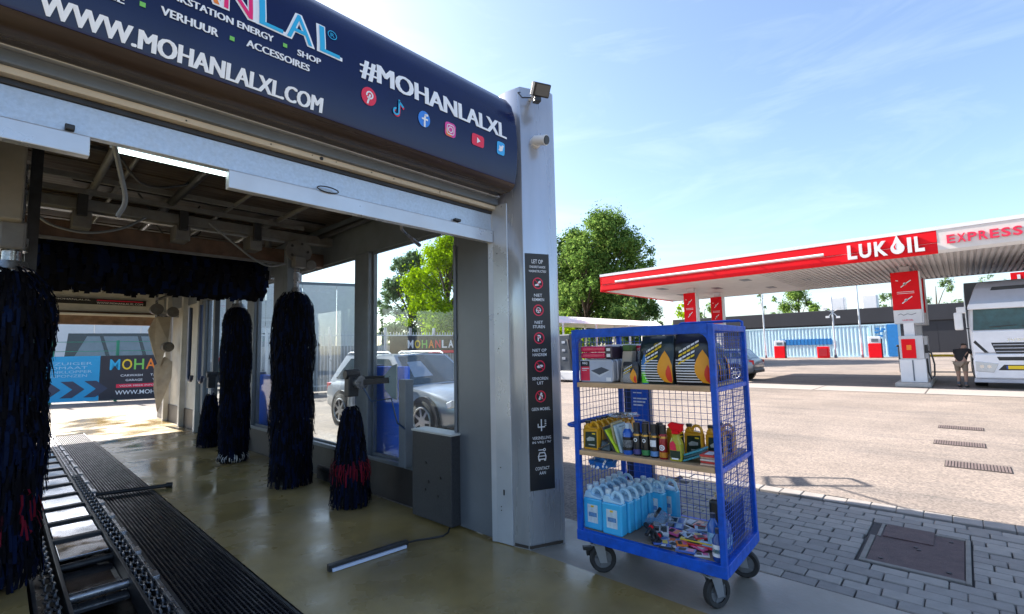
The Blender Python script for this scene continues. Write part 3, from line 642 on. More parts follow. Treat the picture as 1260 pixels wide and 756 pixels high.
MB().tube([(2.15,3.20,2.66),(2.18,3.25,2.60),(2.28,3.30,2.57),(2.36,3.33,2.545)],.012,8).cyl((2.32,3.315,2.555),(2.44,3.36,2.52),.017).build('spray_nozzle', m_steel, ga)
g2 = thing('rear_gantry', 'dark gantry frame with pipes deep inside the wash bay', 'gantry', (1.4,10.6,0))
for y,z in ((8.35,2.95),(10.6,3.08),):
    MB().box(-.33,3.03,y,y+.14,z,z+.20).build('beam', m_mach, g2, bevel=.01)
    MB().cyl((-.3,y-.06,z-.05),(2.95,y-.06,z-.05),.03).build('spray_pipe', m_steel, g2)
for y in (10.65,): MB().box(2.86,2.95,y,y+.1,0,2.95).build('upright', m_frame, g2)
MB().cyl((2.45,13.5,2.72),(2.45,13.75,2.72),.13,.11,18).build('blower_fan', m_mach, g2, smooth=True); MB().cyl((2.74,13.4,2.66),(2.74,13.65,2.66),.12,.10,18).build('blower_fan', m_mach, g2, smooth=True)

pl_ = thing('ceiling_pipework', 'grimy pipes and cable runs along the bay ceiling', 'pipes', (1.4,9,3.2))
for x,z,r_ in ((.55,3.27,.03),(.72,3.29,.018),(1.18,3.25,.04),(1.72,3.28,.02),(2.28,3.26,.03),(2.86,3.16,.035)):
    MB().cyl((x,3.2,z),(x,15.7,z),r_,n=10).build('pipe', m_dark if r_ > .03 else m_mach, pl_, smooth=True)
for k in range(7):
    y = 4.0+k*1.05; MB().box(.4,2.9,y,y+.03,3.31,3.335).build('pipe_strap', m_dark, pl_)
    MB().tube(curve_pts([(.3+.3*k,y,3.3),(.5+.3*k,y+.1,3.12),(.8+.3*k,y+.15,3.2),(.9+.3*k,y+.2,3.33)]),.010,6).build('loose_cable', m_black, pl_)
# J-shaped pipes on the pale wall panels
for i,y in enumerate((12.55,11.75)):
    pts = [(2.90,y,2.70)]+[(2.90,y,2.5-.3*k) for k in range(5)]+[(2.90-.0,y-.13*(1-math.cos(R(a))),1.22-.14*math.sin(R(a))) for a in (20,50,80,110,140,170)]
    t = MB().tube(pts,.035,10)
    t.alone('hooked_pipe', m_bmetal, 'dark blue J-shaped pipe on the pale wall, '+('nearer the exit' if i == 0 else 'nearer the brushes'), 'pipe', 'hooked wall pipes', smooth=True)
# folded drying sheet near the exit
ds = thing('drying_flap', 'beige folded sheet hanging by the exit with its lower tip near the floor', 'flap', (2.7,14.5,0))
m_flap = M('flap_beige', (.36,.31,.25), .6, var=.2, dirt=.3)
def flap(pts, nm):
    a = [Vector((2.60+p[0],14.5+p[1],p[2])) for p in pts]; n_ = len(a); off = Vector((.02,-.02,0))
    MB().add(a+[p+off for p in a],[tuple(range(n_)),tuple(range(2*n_-1,n_-1,-1))]+[(i,(i+1)%n_,n_+(i+1)%n_,n_+i) for i in range(n_)]).build(nm, m_flap, ds)
flap([(.0,0,2.62),(.28,-.1,2.62),(.22,-.2,2.0),(.10,-.1,1.35),(-.02,0,1.75),(-.13,.05,2.28)],'upper_fold')
flap([(.02,0,1.40),(.20,-.1,1.62),(.32,-.25,1.50),(.30,-.3,1.1),(.10,-.1,.30),(.03,0,.85)],'lower_fold')
MB().cyl((2.82,14.1,1.86),(2.82,14.4,1.86),.12,.12,20).cyl((2.82,14.05,1.86),(2.82,14.1,1.86),.07,.07,16).build('roller_end', m_mach, ds, smooth=True)
MB().cyl((2.62,14.5,2.60),(2.62,14.5,3.3),.03).box(2.6,3.05,14.3,14.36,2.6,2.68).build('hanger', m_steel, ds)

# grey control box, floor strip light with cable
cb = thing('control_box', 'dark grey steel control box standing against the jamb inside the bay', 'cabinet', (2.95,3.8,0))
MB().box(2.85,3.02,3.46,4.06,.03,.83).build('body', M('box_grey',(.035,.037,.043),.5,.2,var=.3,scale=60,dirt=.15), cb, bevel=.008)
MB().box(2.843,3.025,3.452,4.068,.831,.850).build('lid', M('lid_pale',(.5,.5,.48),.45,var=.1), cb, bevel=.004)
t = MB()
for y,z in ((3.62,.44),(3.66,.27),(3.80,.38),(3.85,.30),(3.84,.55)): t.cyl((2.843,y,z),(2.852,y,z),.014,n=10)
t.build('plug_holes', m_pblack, cb, kind='stuff')
A, B = Vector((1.745,3.55,.028)), Vector((2.405,3.50,.028)); fb = thing('floor_lamp_bar', 'slim black strip lamp with pale lens lying on the wet floor', 'lamp', (2.07,3.53,0))
MB().bar(A,B,.045,.05).build('housing', m_black, fb, bevel=.006)
MB().bar(A+Vector((.02,-.032,-.012)),B+Vector((-.03,-.032,-.012)),.018,.022).build('lens', M('lamp_lens',(.55,.62,.80),.15,var=0), fb)
MB().tube([B,(2.5,3.50,.02),(2.6,3.47,.012),(2.72,3.42,.012),(2.80,3.45,.012),(2.84,3.48,.03)],.008,6).build('cable', m_black, fb)
# tube lamp behind the shutter rail (switched on)
tl = thing('tube_lamp', 'lit white tube lamp behind the gap in the shutter rail', 'lamp', (.66,3.3,2.7))
MB().box(.36,.95,3.28,3.36,2.764,2.80).build('housing', m_frame, tl)
MB().cyl((.375,3.32,2.746),(.935,3.32,2.746),.014,n=14).build('tube', M('tube_glow',(.80,1,.95),.3,var=0,emit=1.5), tl, smooth=True)

# ------------------------------------------------------------------ conveyor
cv = thing('conveyor', 'car wash conveyor with shiny plates between two roller chains', 'conveyor', (.6,9,-.2))
m_plate = M('wet_plate', (.50,.51,.55), .14, .85, var=.18, scale=5, rvar=.1, dirt=.2, dirtc=(.1,.1,.11))
y = 5.55; i = 0
while y < 16.0:
    MB().box(.43,.745,y,y+.50,-.055,-.035).build('plate', m_plate, cv, bevel=.004)
    MB().box(.40,.76,y+.52,y+.60,-.07,-.015).build('cross_bar', m_dark, cv, bevel=.006)
    y += .66; i += 1
for yy,mt in ((4.55,m_dark),(4.98,m_dark)): MB().box(.43,.745,yy,yy+.42,-.13,-.11).build('plate', M('wet_dark_plate',(.05,.05,.055),.12,.3,var=.4,scale=8,rvar=.1), cv)
MB().cyl((.40,4.70,-.07),(.77,4.70,-.07),.035,n=14).build('roller', m_steel, cv, smooth=True)
MB().cyl((.40,5.42,-.07),(.77,5.42,-.07),.028,n=14).build('roller', m_dark, cv, smooth=True)
for x in (.25,.405,.765,.868): MB().box(x-.012,x+.012,2.32,16.28,-.16,-.012 if x != .868 else .012).build('rail', m_dark if x < .8 else m_steel, cv, bevel=.004)
for k in range(18): MB().box(.845,.89,4.4+k*.66,4.55+k*.66,.0,.028).build('rail_clip', m_steel, cv, bevel=.004)
lm = MB().tube([(.016*math.cos(a),.034*math.sin(a),0) for a in [2*math.pi*i/8 for i in range(8)]],.0075,5,True).mesh('chain_link', M('oily_chain',(.10,.10,.11),.34,.7,var=.3,scale=30), smooth=True)
for x in (.33,.815):
    y = 3.3; k = 0
    while y < 9.2:
        for dx in (-.022,.022):
            if k < 74:
                o = link_mesh('chain_link', lm, cv); o.location = Vector((x+dx,y,-.02))-OFF[cv.name]; o.rotation_euler = (0,R(90 if k % 2 else 0),0)
        y += .052*1.6; k += 1
    t = MB()
    while y < 16.2:
        t.box(x-.03,x-.015,y,y+.06,-.035,-.008).box(x+.015,x+.03,y,y+.06,-.035,-.008).box(x-.015,x+.015,y+.02,y+.04,-.03,-.012); y += .083
    t.build('far_chain', m_steel, cv, kind='stuff')
gt = thing('floor_grating', 'long black bar grating in the floor beside the conveyor', 'grating', (1.13,9,-.03))
m_grate = M('grating_bar', (.028,.027,.034), .38, .6, var=.3, scale=20, rvar=.1)
for k in range(17):
    x = .905+k*.0275; MB().box(x-.005,x+.005,2.34,14.1,-.035,-.004).build('bar', m_grate, gt)
t = MB(); y = 2.36
while y < 14.05: t.box(.9,1.352,y,y+.006,-.024,-.009); y += .036
t.build('cross_rods', m_grate, gt, kind='stuff')
for x in (.893,1.357): MB().box(x-.008,x+.008,2.32,14.13,-.04,.004).build('edge_angle', m_dark, gt)
cbr = thing('floor_bar', 'dark round bar lying across the floor grating', 'bar', (1.2,7.4,0))
MB().cyl((.86,7.50,.03),(1.53,7.30,.03),.022,n=12).build('rod', m_dark, cbr, smooth=True); MB().cyl((1.50,7.31,.032),(1.56,7.29,.032),.032,n=12).build('end_cap', m_black, cbr, smooth=True)
# skirting clutter along the window sill
for i,(y,h,l) in enumerate(((5.7,.16,.5),(7.3,.22,.4),(9.2,.2,.5))):
    t = MB().box(2.88,2.98,y,y+l,.02,h).cyl((2.9,y+.1,h),(2.9,y+l,h),.03)
    t.alone('wall_pipe_unit', m_dark, ['low dark pipe unit on the floor just behind the red-ringed brush','low dark pipe unit on the floor beyond the tall front brush','low dark pipe unit by the far wheel brush'][i], 'pipe unit', 'pipe units along the sill', bevel=.006)
# ------------------------------------------------------------------ blue sales trolley (local: x = depth from open front, y = along, z up)
TO, TRZ, TL, TW = Vector((3.02,1.14,0)), R(3), 1.0, .70
def T(x,y,z): return Vector((TO.x+x*math.cos(TRZ)-y*math.sin(TRZ), TO.y+x*math.sin(TRZ)+y*math.cos(TRZ), z))
tr = thing('sales_trolley', 'blue steel mesh trolley on castors filled with car care products', 'trolley', TO, TRZ, world=False)
SH1, SH2, DECK = 1.355, .865, .302
for x,y in ((0,0),(0,TL),(TW,0),(TW,TL)):
    MB().box(x-.018,x+.018,y-.018,y+.018,.23,1.742).build('post', m_blue, tr, bevel=.004)
fb_ = MB().box(-.020,.020,.018,TL-.018,1.684,1.745)
for y,s_ in ((.018,1),(TL-.018,-1)): fb_.prism([(y,1.684),(y+s_*.06,1.684),(y+s_*.03,1.674),(y+s_*.012,1.655),(y,1.62)],lambda a,c,t:Vector((t,a,c)),-.012,.012)
fb_.build('front_top_rail', m_blue, tr)
MB().box(TW-.016,TW+.016,.018,TL-.018,1.70,1.742).build('rear_top_rail', m_blue, tr, bevel=.004)
for y in (0,TL): MB().box(.018,TW-.018,y-.016,y+.016,1.70,1.740).build('end_top_rail', m_blue, tr, bevel=.004)
MB().tube([(TW,.0,1.74),(TW,.0,1.775),(TW,.02,1.785),(TW,.45,1.785),(TW,.47,1.775),(TW,.47,1.74)],.010,8).build('raised_rail', m_blue, tr)
bs = MB().box(-.022,.022,-.02,TL+.02,.228,.300).box(TW-.022,TW+.022,-.02,TL+.02,.228,.300).box(.022,TW-.022,-.022,.022,.228,.300).box(.022,TW-.022,TL-.022,TL+.022,.228,.300).build('base_frame', m_blue, tr, bevel=.004)
m_ply = M('shelf_board', (.56,.36,.20), .6, var=.22, scale=3, stretch=(6,1,6), bump=.1)
MB().box(.022,TW-.022,.022,TL-.022,.284,DECK).build('deck', M('deck_board',(.26,.20,.15),.6,var=.2,scale=3,dirt=.3), tr)
for z,nm in ((SH1,'shelf'),(SH2,'shelf')): MB().box(-.018,TW-.02,.02,TL-.02,z-.034,z).build(nm, m_ply, tr, bevel=.003)
for z in (SH1-.02,SH2-.02): MB().box(.018,TW-.018,-.012,.012,z-.02,z+.01).build('end_rail', m_blue, tr, bevel=.003); MB().box(.018,TW-.018,TL-.012,TL+.012,z-.02,z+.01).build('end_rail', m_blue, tr, bevel=.003)
def mesh_panel(nm, p0, du, lu, z0, z1, su, sz):
    t = MB(); p0 = Vector(p0); du = Vector(du); n_ = int(lu/su)
    for i in range(1,n_+1): p = p0+du*(lu*i/(n_+1)); t.cyl((p.x,p.y,z0),(p.x,p.y,z1),.0022,n=5,cap=False)
    n_ = int((z1-z0)/sz)
    for i in range(1,n_+1):
        z = z0+(z1-z0)*i/(n_+1); q = p0+du*lu; t.cyl((p0.x+.003,p0.y+.003,z),(q.x+.003,q.y+.003,z),.0022,n=5,cap=False)
    return t.build(nm, m_wire, tr, kind='stuff')
m_wire = M('wire_blue', (.01,.07,.40), .45, 0, var=0)
mesh_panel('rear_wire_mesh',(TW,0,0),(0,1,0),TL,.30,1.70,.048,.048)
mesh_panel('end_wire_mesh',(0,TL,0),(1,0,0),TW,.30,1.70,.048,.048)
mesh_panel('end_wire_mesh',(0,0,0),(1,0,0),TW,.30,1.32,.036,.032)
mesh_panel('end_wire_mesh',(0,0,0),(1,0,0),TW,1.34,1.70,.05,.036)
MB().tube([(.02,TL,1.03),(.02,TL+.07,1.03),(.04,TL+.10,1.03),(.10,TL+.11,1.03),(.60,TL+.11,1.03),(.66,TL+.10,1.03),(.68,TL+.07,1.03),(.68,TL,1.03)],.014,10).build('push_handle', m_blue, tr, smooth=True)
m_fork = M('castor_zinc', (.36,.38,.42), .35, .7, var=.12)
m_hubm = M('castor_hub', (.16,.17,.19), .4, .3, var=.1)
for i,(x,y,an,br_) in enumerate(((.07,.10,62,0),(.07,TL-.10,40,1),(TW-.09,.09,12,0),(TW-.09,TL-.1,55,0))):
    c = Vector((x+.03*math.cos(R(an-90)),y+.03*math.sin(R(an-90)),.095)); ax = Vector((math.cos(R(an)),math.sin(R(an)),0)); f_ = Vector((-ax.y,ax.x,0))
    ca = MB(); ca.cyl((x,y,.205),(x,y,.23),.045,n=14)
    for s_ in (-1,1): ca.add([c+ax*s_*.036+f_*.025-Vector((0,0,.02)),c+ax*s_*.036-f_*.025-Vector((0,0,.02)),Vector((x,y,.205))+ax*s_*.036-f_*.038,Vector((x,y,.205))+ax*s_*.036+f_*.038,c+ax*s_*.032+f_*.025-Vector((0,0,.02)),c+ax*s_*.032-f_*.025-Vector((0,0,.02)),Vector((x,y,.205))+ax*s_*.032-f_*.038,Vector((x,y,.205))+ax*s_*.032+f_*.038],[(0,1,2,3),(7,6,5,4),(0,4,5,1),(1,5,6,2),(2,6,7,3),(3,7,4,0)])
    ca.obox((x,y,.2),ax*.036,f_*.055,(0,0,.005))
    co = ca.build('castor', m_fork, tr)
    t = MB(); pr = [(.062,-.02),(.085,-.024),(.094,-.016),(.096,0),(.094,.016),(.085,.024),(.062,.02)]; n_ = 28; vs_ = []; fs_ = []
    for r_,h_ in pr:
        for k in range(n_): a = 2*math.pi*k/n_; vs_.append(c+ax*h_+(f_*math.cos(a)+Vector((0,0,1))*math.sin(a))*r_)
    for q in range(len(pr)-1):
        for k in range(n_): fs_.append((q*n_+k,q*n_+(k+1)%n_,(q+1)*n_+(k+1)%n_,(q+1)*n_+k))
    t.add(vs_,fs_); t.build('tyre', m_rubber, co, smooth=True)
    t = MB().cyl(c-ax*.012,c+ax*.012,.064,n=24).cyl(c-ax*.026,c+ax*.026,.020,n=14)
    for k in range(5): a = 2*math.pi*k/5; d = f_*math.cos(a)+Vector((0,0,1))*math.sin(a); t.obox(c+d*.038,d*.024,d.cross(ax)*.008,ax*.018)
    t.build('wheel_hub', m_hubm, co)
    if br_: MB().obox((x-.02,y+.06,.16),f_*.05,ax*.02,(0,0,.012)).obox((x-.0,y+.08,.12),f_*.02,ax*.022,(0,0,.02)).build('brake_pedal', m_black, co, bevel=.004)

ORD = ['front','second','third','fourth','fifth','sixth','seventh','rearmost']
def item(name, label, cat, x, y, z, rz=0, group=None): return thing(name, label, cat, T(x,y,z), TRZ+R(rz), group, world=False)
# jerrycans -------------------------------------------------------
def jerrycan_parts(o, w, t_, h, mbody, mtop, mcap, labels):
    B = [(0,0),(w,0),(w,.72*h),(0,.72*h)]
    m3 = lambda a,c,tt: Vector((tt,a,c))
    body = MB().prism(B,m3,0,t_).build('body', mbody, o, bevel=min(.012,t_*.16))
    MB().prism([(.004,.715*h),(w-.004,.715*h),(w-.006,.75*h),(.88*w,.87*h),(.66*w,.87*h),(.56*w,.79*h),(.05*w,.75*h)],m3,.006,t_-.006).build('shoulder', mtop, o, bevel=.006)
    MB().tube([m3(a*w,c*h,t_/2) for a,c in ((.60,.80),(.54,.90),(.42,.955),(.26,.95),(.13,.89),(.07,.80),(.08,.72))],min(.014,t_*.16),8).build('handle', mtop, o, smooth=True)
    MB().cyl((t_/2,.77*w,.865*h),(t_/2,.77*w,.91*h),min(.018,t_*.25),n=12).build('neck', mtop, o)
    MB().cyl((t_/2,.77*w,.905*h),(t_/2,.77*w,h),min(.022,t_*.32),n=14).build('cap', mcap, o, bevel=.002)
    for nm,mt,pts,d in labels:
        q = MB(); poly2d(q,[(a*w,c*h) for a,c in pts],lambda a,c:Vector((-.0012-d,a,c))); q.build(nm, mt, o)
    return o
m_fluid = M('screenwash_blue', (.05,.46,.82), .25, var=.06, scale=6, coat=.3)
m_fltop = M('can_pale_blue', (.45,.70,.88), .3, var=.05, scale=6, coat=.2)
m_flcap = M('cap_white', (.62,.74,.82), .4, var=0)
m_lab = M('label_pale', (.55,.66,.74), .5, var=.15, scale=30)
SQ = lambda a,b0,c,d: [(a,c),(b0,c),(b0,d),(a,d)]
def blue_can(label, x, y, rz=0):
    o = item('washer_fluid_can', label, 'jerrycan', x, y, DECK, rz, 'blue washer fluid cans on the trolley deck')
    return jerrycan_parts(o,.155,.082,.300,m_fluid,m_fltop,m_flcap,[('label',m_lab,SQ(.22,.76,.16,.58),0),('label_band',m_yel,SQ(.42,.58,.52,.56),.0008),('label_print',M('label_blue',(.10,.25,.50),.5,var=.3,scale=60),SQ(.27,.70,.30,.40),.0008)])
for c,(x0_,y0_) in enumerate(((.03,.835),(.012,.672))):
    for i in range(6):
        blue_can('blue washer fluid can, %s of the %s row on the deck'%(ORD[i],'outer left' if c == 0 else 'inner'), x0_+i*.093+random.uniform(-.003,.003), y0_+random.uniform(-.003,.003)-(.01*i if c == 1 else 0))
blue_can('blue washer fluid can turned sideways at the back with its handle free', .43, .56, -6); blue_can('blue washer fluid can behind the sideways one, against the rear mesh', .54, .50, -4)
m_oil = M('oil_yellow', (.72,.36,.012), .35, var=.06, coat=.2); m_oil2 = M('oil_label', (.012,.035,.022), .4, var=.3, scale=40); m_oilw = M('oil_label_print', (.42,.46,.42), .5, var=.2, scale=60)
def oil_can(label, x, y, rz=0, sc=1, g='yellow oil jugs on the middle shelf'):
    o = item('oil_jug', label, 'oil jug', x, y, SH2, rz, g)
    return jerrycan_parts(o,.125*sc,.062*sc,.205*sc,m_oil,m_oil,m_black,[('label',m_oil2,[(.06,.08),(.86,.08),(.80,.62),(.06,.66)],0),('label_print',m_oilw,[(.20,.34),(.70,.30),(.74,.38),(.55,.46),(.20,.44)],.0008),('label_mark',m_yel,SQ(.14,.36,.55,.60),.0008),('label_text',m_oilw,SQ(.18,.60,.16,.20),.0008)])
for i in range(8): oil_can('yellow motor oil jug, %s of the left row on the middle shelf'%ORD[i], .03+i*.078, .85+random.uniform(-.004,.004))
for i,(x,y,rz) in enumerate(((.26,.185,-4),(.27,.045,-5),(.42,.03,-6),(.30,.315,70))):
    oil_can(['yellow oil jug on the middle shelf right behind the red spray bottle','yellow oil jug on the middle shelf just left of the corner post','yellow oil jug seen through the end mesh','yellow oil jug turned edge-on beside the red spray bottle'][i], x, y, rz)
# charcoal bags ----------------------------------------------------
def bag(label, x, y, z, w, h, d, mat, rz=0, flame=True, script=None, stripes=True, lean=0, cat='charcoal bag'):
    o = item('charcoal_bag', label, cat, x, y, z, rz, 'charcoal bags on the top shelf')
    hw = lambda s_: w/2*(1-.05*math.cos(s_*math.pi*2)-.06*max(0,s_-.8)*5)
    th = lambda s_: d/2*(.55+.45*math.sin(min(1,s_*1.25+.18)*math.pi))*(1-.75*max(0,(s_-.78)/.22)) + .006
    rng = random.Random(hash(label) % 1000 if False else len(label))
    secs = []
    for i in range(15):
        s_ = i/14; sec = []
        for k in range(24):
            a = 2*math.pi*k/24; ca,sa = math.cos(a),math.sin(a)
            sec.append(Vector((math.copysign(abs(ca)**.6,ca)*th(s_)+lean*s_+rng.uniform(-.003,.003), math.copysign(abs(sa)**.55,sa)*hw(s_), s_*h)))
        secs.append(sec)
    MB().loft(secs).build('sack', mat, o, smooth=60)
    def fs(a,c):
        s_ = max(0,min(1,c/h)); u_ = min(.97,abs(a)/hw(s_)); sa = u_**(1/.55); ca = math.sqrt(max(0,1-sa*sa))**.6
        return Vector((-ca*th(s_)+lean*s_-.006, a, c))
    if stripes:
        t = MB()
        for i in range(9):
            z_ = h*(.06+.052*i); x_ = -w*.22+w*.02*(i%2)
            poly2d(t,[(x_+w*.05*max(0,i-5),z_),(w*.40,z_),(w*.40,z_+h*.018),(x_+w*.05*max(0,i-5),z_+h*.018)],fs,.02)
        t.build('white_stripes', m_pure, o)
    if flame:
        fs2 = lambda a,c: fs(a,c)+Vector((-.002,0,0)); fs3 = lambda a,c: fs(a,c)+Vector((-.004,0,0))
        F = [(-.42+(a+.40)*.66,c*.98) for a,c in [(-.10,.70),(.0,.62),(.10,.50),(.16,.38),(.15,.26),(.06,.15),(-.10,.06),(-.36,.03),(-.40,.10),(-.40,.40),(-.30,.55)]]
        t = MB(); poly2d(t,[(a*w-.02*w,c*h) for a,c in F],fs2,.02); t.build('flame_print', M('flame_yellow',(.80,.33,.01),.5,var=.1), o)
        t = MB(); poly2d(t,[(a*w-.02*w,c*h) for a,c in ((-.34,.40),(-.28,.28),(-.27,.20),(-.30,.10),(-.36,.05),(-.40,.05),(-.41,.16),(-.39,.32))],fs3,.02); t.build('ember_print', M('flame_red',(.70,.04,.015),.5,var=.1), o)
    if script:
        for i,(mt,dz) in enumerate(((m_pure,0),(m_yel,-.075),(m_pure,-.15),(m_yel,-.225))):
            t = MB(); q = h*(.62+dz)
            for k in range(5-i//2): a0 = w*(.33-.10*k); z_ = q+k*h*.045; poly2d(t,[(a0,z_),(a0-w*.085,z_+h*.035),(a0-w*.085,z_+h*.075),(a0,z_+h*.04)],fs,.02)
            t.build('script_print', mt, o)
    if script == 'oval':
        t = MB(); fo = lambda a,c: fs(a,c); vs_,f_ = ring2d(0,0,.9,1,20); put2d(t,[(-.05*w+a*.10*w,h*.80+c*h*.05) for a,c in vs_],f_,fo); put_text(t,'7wf',.02*w,-.11*w,h*.775,h*.825,fo); t.build('brand_oval', m_yel, o)
    return o
m_bagg = M('bag_green_black', (.010,.022,.020), .32, var=.2, bump=.25, bscale=18, coat=.3); m_bagk = M('bag_black', (.009,.009,.012), .3, var=.2, bump=.3, bscale=16, coat=.3)
bag('large dark green charcoal bag with flame print in the middle of the top shelf', .10, .385, SH1, .255, .325, .15, m_bagg, 0, script='oval')
bag('large crumpled black charcoal bag with a big flame by the corner post', .11, .145, SH1, .262, .330, .17, m_bagk, 4, script='x')
bag('small grey charcoal bag with flame print beside the green bottle', .055, .575, SH1, .125, .150, .06, M('bag_grey',(.03,.03,.032),.35,var=.2,coat=.3), 0, stripes=True, script='x')
bag('black charcoal bag seen through the end mesh, nearer the open front', .30, .14, SH1, .20, .29, .14, m_bagk, 92, stripes=False)
bag('black charcoal bag seen through the end mesh, nearer the rear', .50, .14, SH1, .18, .27, .14, m_bagk, 88, stripes=False)
# tray packs and paper goods ----------------------------------------
o = item('grill_tray_pack', 'shrink-wrapped disposable grill tray with red and black label on the top shelf', 'grill pack', .03, .70, SH1, 0)
m_tray = M('tray_foil', (.42,.45,.52), .25, .3, var=.15)
m3 = lambda a,c,tt: Vector((tt,a,c)); fp = lambda d: (lambda a,c: Vector((-.001-d,a,c)))
MB().prism(rrect2d(0,.285,0,.168,.028),m3,0,.05).build('sleeve', m_tray, o, bevel=.006)
for k in range(2): MB().prism(rrect2d(-.008-.012*k,.27,.004,.17,.028),m3,.055+.055*k,.10+.055*k).build('stacked_tray', m_tray, o, bevel=.006)
t = MB(); poly2d(t,rrect2d(.008,.272,.008,.158,.02),fp(0)); t.build('card', M('card_grey',(.42,.47,.58),.45,var=.1,scale=9), o)
t = MB(); poly2d(t,SQ(.195,.272,.012,.115),fp(.001)); t.build('red_label', m_redp, o)
t = MB(); poly2d(t,SQ(.195,.272,.115,.156),fp(.001)); t.build('black_label', m_pblack, o)
t = MB(); put_text(t,'BBQ',.255,.212,.130,.148,fp(.002),.02); poly2d(t,SQ(.06,.02,.012,.038),fp(.002)); poly2d(t,SQ(.26,.20,.098,.104),fp(.002)); poly2d(t,SQ(.26,.22,.085,.090),fp(.002)); t.build('label_print', m_pure, o)
t = MB(); poly2d(t,[(.185,.085),(.095,.112),(.030,.090),(.115,.055)],fp(.001)); t.build('tray_picture', M('tray_dark',(.06,.075,.11),.5,var=.1), o)
t = MB(); poly2d(t,[(.185,.085),(.115,.055),(.030,.090),(.035,.080),(.112,.038),(.175,.068)],fp(.0013)); t.build('tray_rim_picture', M('tray_light',(.55,.60,.68),.5,var=.05), o)
o = item('red_liner_pack', 'red plastic-wrapped pack lying on the disposable grill trays', 'pack', .035, .71, SH1+.1725, 0)
m_redbag = M('red_wrap', (.68,.02,.09), .25, var=.15, bump=.4, bscale=20, coat=.4)
for k in range(2): MB().box(0,.14,.06,.265,.001+.047*k,.045+.047*k).build('roll', m_redbag, o, bevel=.014)
MB().box(.004,.14,0,.058,.001,.090).build('dark_end', M('wrap_dark',(.05,.03,.05),.3,var=.2), o, bevel=.006); t = MB(); poly2d(t,SQ(.015,.045,.012,.035),lambda a,c:Vector((.002,a,c))); poly2d(t,SQ(.015,.045,.055,.075),lambda a,c:Vector((.002,a,c))); t.build('white_mark', m_pure, o)
o = item('flat_pack', 'flat dark card pack leaning behind the grill trays', 'pack', .20, .55, SH1, 0); MB().box(0,.03,0,.30,0,.262).build('card', M('card_dark',(.06,.05,.09),.35,var=.2), o, bevel=.003); MB().box(-.002,.032,0,.30,.263,.275).build('edge', m_pure, o); MB().box(-.004,-.001,.01,.10,.225,.262).build('red_mark', m_redp, o)
o = item('paper_bag', 'tall beige paper bag with green top beside the small charcoal bag', 'paper bag', .10, .605, SH1, 0); MB().add([(0,.01,0),(0,.085,0),(.09,.085,0),(.09,.01,0),(.015,-.015,.225),(.015,.062,.225),(.085,.062,.225),(.085,-.015,.225)],[(0,3,2,1),(4,5,6,7),(0,1,5,4),(1,2,6,5),(2,3,7,6),(3,0,4,7)]).build('bag', M('kraft_beige',(.46,.40,.32),.6,var=.15,bump=.3,bscale=14), o, bevel=.006); MB().box(.01,.085,-.016,.060,.226,.268).build('green_top', M('leaf_green',(.06,.14,.03),.5,var=.4,scale=30), o, bevel=.006)
o = item('cup_stack', 'clear plastic cup stack behind the small charcoal bag', 'cups', .16, .535, SH1, 0); m_clear = glass_mat('clear_plastic',(.85,.9,.95),.22,(.6,.66,.72)); MB().lathe([(.028,.0),(.034,.10),(.030,.101),(.036,.20),(.032,.201),(.038,.245)],(0,0,0),16).build('cups', m_clear, o, smooth=True)
def bottle(name, label, cat, x, y, z, prof, mat, capm, caph, lab=None, flat=1, group=None):
    o = item(name, label, cat, x, y, z, 0, group); r_,h_ = prof[-1]
    MB().lathe(prof,(0,0,0),18).build('body', mat, o, smooth=50)
    MB().cyl((0,0,h_-.002),(0,0,h_+caph),max(.012,r_*1.05),n=14).build('cap', capm, o, smooth=True)
    for nm,mt,z0_,z1_ in (lab or []):
        rr = max(p[0] for p in prof)+.0012; MB().cyl((0,0,z0_),(0,0,z1_),rr,n=18,cap=False).build(nm, mt, o, smooth=True)
    return o
bottle('lighter_fluid_bottle','slim blue lighter fluid bottle with bright green label next to the charcoal','bottle',.05,.465,SH1,[(.026,0),(.028,.01),(.028,.15),(.012,.19),(.012,.20)],M('bottle_blue',(.03,.16,.42),.25,var=.1,coat=.3),m_bmetal,.025,[('label',M('label_green',(.12,.65,.02),.4,var=.1),.008,.082)])
bottle('slim_bottle','pale blue slim bottle pressed against the green charcoal bag','bottle',.075,.432,SH1,[(.018,0),(.02,.01),(.02,.14),(.010,.17),(.010,.18)],M('bottle_paleblue',(.10,.40,.70),.25,var=.1),m_pure,.015)
